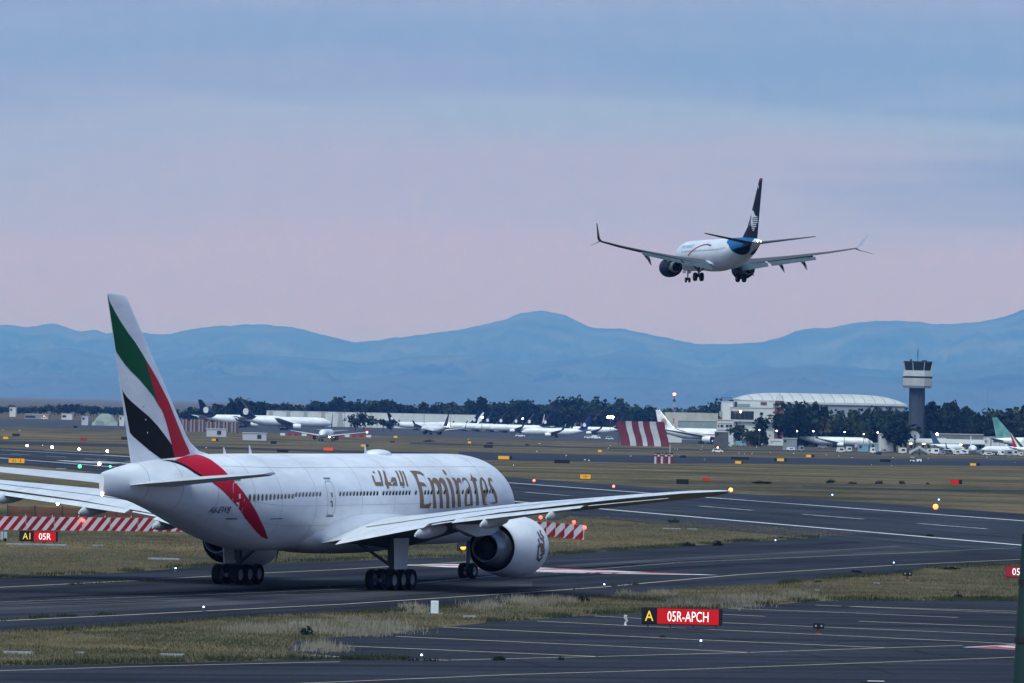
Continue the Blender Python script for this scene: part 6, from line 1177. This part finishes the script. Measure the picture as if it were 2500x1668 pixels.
for px, py, k in ((12.8, 1271, 1), (212, 1271, 1), (1319.6, 1263, 2), (1401, 1275, 2), (1427, 1288, 2), (430, 1272, 1)):
    q = W_[1] + (W_[2] - W_[1]) * ((px - 404) / 886.) if px < 1290 else W_[2] + (W_[3] - W_[2]) * ((px - 1290) / 134.); z = zat(px, py, q[1]); b = MB(); b.sphere((q[0] - oF[0], q[1] - oF[1] - .15, z), .17); b.obj('warning_lamp', mat('red_warning_lamp', (1, .1, .06), emit=(1, .06, .045), es=6.), fence)
# orange safety net standing behind it on the left
p = gp(190, 1283); D = p[1]; net = thing('safety_net', p, 'brownish orange safety net behind the striped fence under the left wing', 'safety net'); z1 = zat(190, 1238, D); xa, xb = at(18, D)[0] - p[0], at(352, D)[0] - p[0]
netm = mat('orange_brown_netting', (.15, .055, .035), .9, var=.35, vscale=1.5, alpha=.72)
for i in range(5):
    x0, x1 = xa + (xb - xa) * i / 5, xa + (xb - xa) * (i + 1) / 5 - .06; b = MB(); b.add([(x0 + (x1 - x0) * u / 6., .08 * math.sin(u * 1.1 + i), (z1 if v else .05) - (.08 * math.sin(u / 6. * math.pi) if v else 0)) for v in (0, 1) for u in range(7)], [(u, u + 1, u + 8, u + 7) for u in range(6)]); b.obj('net_panel', netm, net); b = MB(); b.tube([(x0 - .03, 0, 0), (x0 - .03, 0, z1 + .1)], .04, 6); b.obj('post', bark, net)
# ---- white cart at the left edge, vehicles
p = gp(4, 1322); t = thing('equipment_cart', p, 'pale grey equipment cart cut by the left edge beside the A1 sign', 'cart'); b = MB(); b.box((0, 0, .48), (.9, .7, .62)); b.obj('body', mat('pale_grey_cart', (.4, .43, .45), .6), t); b = MB(); b.box((.18, -.36, .5), (.07, .05, .6)); b.box((-.1, -.36, .5), (.05, .05, .6)); b.obj('bar', seam, t)
for s in (-.3, .3):
    b = MB(); b.lathe([(-.05, 0), (-.05, .15), (.05, .15), (.05, 0)], (s, -.3, .15), 1, 10); b.obj('wheel', rubber, t)
def car(px, py, label, cat='car', L=4.6, Hh=1.6, bodym=None, beac=None, van=False, rz=0.):
    p = gp(px, py); t = thing('service_' + cat.replace(' ', '_'), p, label, cat, None, rz); bm = bodym or paint; b = MB(); w = 1.8
    prof = [(-L / 2, .35), (-L / 2, .9), (-L * .46, .95), (-L * .34, Hh), (L * .2, Hh), (L * .32, 1.0), (L * .49, .85), (L / 2, .35)] if not van else [(-L / 2, .35), (-L / 2, Hh), (L * .3, Hh), (L * .42, Hh * .6), (L / 2, Hh * .55), (L / 2, .35)]
    b.loft([[(x, y, z) for x, z in prof] for y in (-w / 2, w / 2)]); b.obj('body', bm, t)
    for y in (-w / 2 - .012, w / 2 + .012):
        b = MB(); q = [(-L * .38, 1.0), (-L * .31, Hh - .12), (L * .17, Hh - .12), (L * .27, 1.02)] if not van else [(L * .12, Hh * .6), (L * .12, Hh - .15), (L * .29, Hh - .15), (L * .38, Hh * .62)]
        b.add([(x, y, z) for x, z in q], [(0, 1, 2, 3)]); b.obj('window', glass, t)
    for x in (-L * .3, L * .3):
        for y in (-w / 2, w / 2):
            b = MB(); b.lathe([(-.1, 0), (-.1, .34), (.1, .34), (.1, 0)], (x, y, .34), 1, 12); b.obj('wheel', rubber, t)
    if beac: b = MB(); b.lathe([(Hh, .18), (Hh + .4, .18)], axis=2, n=8, cap=(True, True)); b.obj('beacon_base', frame, t); b = MB(); b.sphere((0, 0, Hh + .55), .3); b.obj('beacon', beac, t)
    return t
orb = mat('orange_beacon_lamp', (1, .4, .2), emit=(1, .2, .08), es=25.)
car(1752, 1105.5, 'white airfield car with glowing orange beacon on its roof', beac=orb); car(108, 1024, 'white airfield car with red beacon on the far left field', beac=beacon)
car(1270, 1067, 'pale pickup parked under the blue tailed airliner nose', 'pickup', 5.4); car(1488, 1074, 'white tug by the striped blast fence', 'tug', 4.2, 1.9); car(1436, 1071, 'white baggage car below the blue tail', 'car', 4.5); car(1455, 1072, 'pale van below the blue tail, right one', 'van', 5., 2.1, None, None, True)
car(1770, 1092, 'pale van in front of the dark container block', 'van', 6., 2.6, mat('pale_van_paint', (.45, .5, .55), .5), None, True); car(1808, 1090, 'blue green box van before the office block', 'van', 5., 2.6, bluew, None, True); car(1834, 1089, 'dark red car with white roof before the young trees', 'car', 4.6, 1.6, mat('dark_red_car_paint', (.15, .03, .03), .4)); car(2008, 1095, 'row end car in front of the blue grey tailed airliner', 'car', 4.6, 1.6, mat('silver_car_paint', (.4, .4, .43), .4, .5)); car(2100, 1095, 'pink white van beside the parked airliner nose', 'van', 5.5, 2.2, mat('pinkish_van_paint', (.5, .4, .42), .5), None, True); car(2188, 1098, 'white van at the left end of the canopy shed', 'van', 5., 2.3, None, None, True)
# baggage tractor with open white frame
p = gp(2235, 1129); t = thing('baggage_tractor', p, 'small white open baggage tractor on the taxiway below the steps', 'tractor'); b = MB(); b.box((1.2, 0, .7), (1.6, 1.3, .8)); b.box((-1.1, 0, .55), (1.5, 1.3, .5)); b.obj('body', paint, t); b = MB(); b.box((-1.1, 0, 1.75), (1.7, 1.4, .12)); b.obj('canopy', paint, t); b = MB()
for x in (-1.85, -.4):
    for y in (-.6, .6): b.tube([(x, y, .7), (x, y, 1.75)], .05, 6)
b.obj('post', steel, t)
for x in (-1.3, 1.3):
    for y in (-.65, .65): b = MB(); b.lathe([(-.1, 0), (-.1, .33), (.1, .33), (.1, 0)], (x, y, .33), 1, 12); b.obj('wheel', rubber, t)
# passenger steps
for px, sgn, lb in ((2236, 1, 'white mobile passenger steps, the left of the pair'), (2252, -1, 'white mobile passenger steps, the right of the pair')):
    p = gp(px, 1111); t = thing('passenger_steps', p, lb, 'boarding steps'); b = MB()
    for i in range(9): b.box((sgn * (-2.6 + i * .5), 0, .6 + i * .3), (.5, 1.6, .12))
    b.obj('step', paint, t); b = MB()
    for y in (-.8, .8): b.loft([[(sgn * (-2.9), y, .4), (sgn * (-2.9), y + .06, .4), (sgn * (-2.9), y + .06, 1.5), (sgn * (-2.9), y, 1.5)], [(sgn * 1.9, y, 3.0), (sgn * 1.9, y + .06, 3.0), (sgn * 1.9, y + .06, 4.1), (sgn * 1.9, y, 4.1)]])
    b.obj('side_panel', mat('pale_steps_panel', (.5, .52, .52), .5), t); b = MB(); b.box((0, 0, .45), (4.5, 1.5, .3)); b.tube([(sgn * 1.6, -.6, .5), (sgn * 1.6, -.6, 3)], .08, 6); b.tube([(sgn * 1.6, .6, .5), (sgn * 1.6, .6, 3)], .08, 6); b.obj('chassis', steel, t)
    for x in (-1.6, 1.6):
        b = MB(); b.lathe([(-.1, 0), (-.1, .35), (.1, .35), (.1, 0)], (x, -.75, .35), 1, 10); b.obj('wheel', rubber, t)
# red and white drum antennas with a mast
for i, (px, w) in enumerate(((1600, 2.6), (1608, 2.4), (1616, 2.8), (1626, 2.6), (1634, 2.6), (1640, 2.2))):
    p = gp(px, 1132); t = thing('striped_drum', p, 'striped red and white equipment drum, %s from the left of its group' % ('first', 'second', 'third', 'fourth', 'fifth', 'sixth')[i], 'equipment drum', 'striped equipment drums'); h = zat(px, 1108, p[1]) - p[2]; r = w * .10
    b = MB(); b.lathe([(0, r), (h, r), (h, 0)], axis=2, n=12); b.obj('drum', redw_w if i % 2 == 0 else redw_r, t); b = MB(); b.lathe([(h * .72, r + .02), (h * .9, r + .02)], axis=2, n=12); b.obj('band', redw_r if i % 2 == 0 else redw_w, t); b = MB(); b.lathe([(h, r + .08), (h + .12, r + .08), (h + .3, .05)], axis=2, n=12); b.obj('cap', frame, t)
p = gp(1635, 1130); t = thing('thin_mast', p, 'thin white mast above the striped equipment drums', 'mast'); b = MB(); b.tube([(0, 0, 0), (0, 0, zat(1635, 1086, p[1]) - p[2])], .1, 6); b.obj('pole', redw_w, t)
# ---- shrubs and weeds that can be told apart
SB = [crown_mesh(300 + i, 'bush', 70, 6, (leafA, leafB)) for i in range(3)]
for i, (px, py, w, h, lb) in enumerate(((751, 1553, 26, 30, 'dark bush at the left tip of the near pad'), (1424, 1470, 24, 24, 'dark round bush in the strip left of the red sign'), (2341, 1464, 18, 22, 'small weed bush at the pad edge on the right'), (1751, 1333, 18, 18, 'dark bush in the dry grass wedge, the right one'), (1681, 1334, 26, 14, 'dark low bush in the dry grass wedge, the left one'), (1645, 1277, 24, 14, 'dark bush by the runway edge above the fence end'), (2271, 1311, 16, 9, 'weed tuft on the white runway edge line'), (1667, 1118, 14, 9, 'dark round bush right of the striped drums'), (2027, 1180, 17, 14, 'dark bush in the grass beyond the runway, the largest'), (2147, 1182, 16, 11, 'dark bush in the grass beyond the runway, second'), (2202, 1182, 12, 11, 'dark bush in the grass beyond the runway, third'), (2265, 1183, 8, 7, 'dark bush in the grass beyond the runway, smallest'), (2080, 1182, 18, 7, 'low dark bush beyond the runway between two taller ones'), (958, 1081, 10, 6, 'dark bush on the far field above the radome'), (1046, 1079, 22, 7, 'dark low bush on the far field above the lettering'), (1288, 1088, 8, 6, 'dark bush on the far field above the nose'), (1196, 1084, 14, 6, 'dark bush just above the long black sign back'), (1860, 1181, 40, 9, 'long low green bush beyond the runway'), (1216, 1613, 26, 16, 'weed clump on the near pad below the sign'), (1370, 1612, 14, 12, 'small weed clump on the pad joint'), (1618, 1558, 12, 10, 'tiny weed on the pad below the red sign'), (2090, 1398, 22, 8, 'weed clump on the taxiway edge'), (1996, 1424, 14, 10, 'dark weed at the strip edge'), (2320, 1392, 40, 12, 'dark weed bank at the strip edge on the right'), (990, 1612, 22, 14, 'weed clump on the lower pad edge'))):
    p = gp(px, py); s = ppm(p[1]); t = thing('shrub', p, lb, 'shrub', None, i * 1.3); t.scale = (w / s * 1.25, w / s * 1.25, h / s * 1.05); link('foliage', SB[i % 3], t); link('stem', TR[0][1], t)

# ================================================================== MOUNTAINS AND AIR
def hills(name, D, prof, front, m, seed, amp):
    r = np.random.default_rng(seed); xs_ = np.linspace(prof[0][0], prof[-1][0], 420); rows = []; ph = r.random(40) * 6.28
    def nzf(x, y): return sum(math.sin(x * f * .9 + ph[k]) * math.cos(y * g + ph[k + 9]) / (1 + .55 * k) for k, (f, g) in enumerate(((.011, 3.), (.023, 5.), (.05, 8.), (.093, 13.), (.17, 19.), (.31, 31.), (.6, 50.))))
    N_ = 26; vs = []
    for i in range(N_ + 1):
        u = i / N_; d = D - front * (1 - u) if u <= 1 else D
        for x in xs_:
            top = zat(x, float(np.interp(x, [a for a, _ in prof], [c for _, c in prof])), D) if 0 else hgt_[name](x)
            k = u ** 1.25; z = -6 + (top + 6) * k + nzf(x, u) * amp * math.sin(math.pi * min(1, u)) * .9 + (nzf(x * 2.7, .3) * amp * .07 if u == 1 else 0)
            vs.append(((x - 1250) / F * D * (d / D), d, z))
    for x in xs_: vs.append(((x - 1250) / F * D * 1.06, D * 1.06, -6))
    n = len(xs_); b = MB(); b.add(vs, [(i * n + j, i * n + j + 1, (i + 1) * n + j + 1, (i + 1) * n + j) for i in range(N_ + 1) for j in range(n - 1)]); return struct(b.obj(name, m, None, 180))
k_ = 1.0638
RIDGE = [(-1200, 820), (-700, 760), (-300, 772), (0, 744), (60, 751), (120, 742), (180, 760), (220, 757), (245, 765), (320, 762), (370, 769), (430, 757), (520, 747), (600, 745), (660, 750), (720, 763), (770, 775), (810, 785), (870, 780), (950, 770), (1030, 760), (1110, 745), (1150, 735), (1200, 718), (1250, 714), (1290, 722), (1330, 740), (1360, 752), (1420, 755), (1480, 765), (1540, 778), (1620, 790), (1700, 788), (1750, 785), (1800, 770), (1850, 755), (1900, 752), (1960, 742), (2020, 736), (2100, 738), (2160, 745), (2200, 742), (2250, 738), (2300, 728), (2350, 710), (2600, 690), (3000, 760), (3600, 800)]
RIDGE = [(a * k_, c * k_) for a, c in RIDGE]
RIDGE2 = [(a * k_, c * k_) for a, c in [(-1200, 850), (-300, 830), (0, 815), (150, 800), (330, 825), (540, 812), (700, 820), (820, 832), (960, 818), (1100, 815), (1200, 835), (1330, 820), (1450, 812), (1540, 822), (1620, 845), (1700, 838), (1800, 842), (1900, 835), (2050, 850), (2200, 838), (2350, 820), (2700, 800), (3600, 850)]]
RIDGE3 = [(a * k_, c * k_) for a, c in [(-1200, 880), (-300, 872), (0, 868), (180, 855), (330, 872), (560, 862), (760, 875), (950, 858), (1130, 868), (1260, 880), (1420, 866), (1600, 872), (1750, 850), (1850, 842), (1980, 862), (2150, 870), (2350, 858), (2700, 866), (3600, 880)]]
def prof_f(prof, D):
    X = [a for a, _ in prof]; Z = [zat(a, c, D) for a, c in prof]; f = pch(X, Z); return lambda x: f(x)
D1, D2, D3 = 60000., 50000., 43000.
hgt_ = {'far_mountains': prof_f(RIDGE, D1), 'near_foothills': prof_f(RIDGE2, D2), 'low_foothills': prof_f(RIDGE3, D3)}
hillm = bpy.data.materials.new('mountain_scrub_hazed_foot'); hillm.use_nodes = True; hN, hL = hillm.node_tree.nodes, hillm.node_tree.links; hB = hN['Principled BSDF']; hB.inputs['Roughness'].default_value = .95; hB.inputs['Specular IOR Level'].default_value = 0.
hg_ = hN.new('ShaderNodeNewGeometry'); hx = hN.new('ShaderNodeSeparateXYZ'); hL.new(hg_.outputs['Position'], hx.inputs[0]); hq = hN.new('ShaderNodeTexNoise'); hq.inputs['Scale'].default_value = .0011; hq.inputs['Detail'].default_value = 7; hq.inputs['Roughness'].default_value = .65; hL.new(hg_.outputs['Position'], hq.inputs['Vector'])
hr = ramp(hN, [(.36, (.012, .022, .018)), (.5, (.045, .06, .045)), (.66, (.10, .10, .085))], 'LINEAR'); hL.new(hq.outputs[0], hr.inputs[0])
# paler foot of the slopes: haze fade put into the colour as built-up ground
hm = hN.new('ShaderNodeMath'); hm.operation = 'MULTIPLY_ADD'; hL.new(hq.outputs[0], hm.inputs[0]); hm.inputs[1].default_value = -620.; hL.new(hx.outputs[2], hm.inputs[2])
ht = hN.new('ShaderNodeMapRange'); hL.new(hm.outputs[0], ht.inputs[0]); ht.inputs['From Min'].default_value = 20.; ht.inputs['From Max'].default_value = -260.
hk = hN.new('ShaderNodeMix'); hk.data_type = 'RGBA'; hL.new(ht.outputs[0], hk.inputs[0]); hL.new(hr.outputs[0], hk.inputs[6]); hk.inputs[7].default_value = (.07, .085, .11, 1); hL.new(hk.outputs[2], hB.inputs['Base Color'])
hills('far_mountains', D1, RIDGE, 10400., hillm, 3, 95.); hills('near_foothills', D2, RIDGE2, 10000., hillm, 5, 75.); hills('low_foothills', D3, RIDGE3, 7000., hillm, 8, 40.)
b = MB(); x0, x1, y0, y1, z0, z1 = -19200, 19200, -450, 66000, -7.2, 1700
b.box(((x0 + x1) / 2, (y0 + y1) / 2, (z0 + z1) / 2), (x1 - x0, y1 - y0, z1 - z0)); hz_m = bpy.data.materials.new('evening_haze'); hz_m.use_nodes = True; hn, hl_ = hz_m.node_tree.nodes, hz_m.node_tree.links; hn.remove(hn['Principled BSDF'])
pv = hn.new('ShaderNodeVolumePrincipled'); pv.inputs['Color'].default_value = (*HAZE_C, 1); pv.inputs['Absorption Color'].default_value = (1, 1, 1, 1); pv.inputs['Density'].default_value = HAZE_D; pv.inputs['Anisotropy'].default_value = 0.0
hl_.new(pv.outputs[0], hn['Material Output'].inputs['Volume']); hb = b.obj('haze', hz_m); stuff(hb)
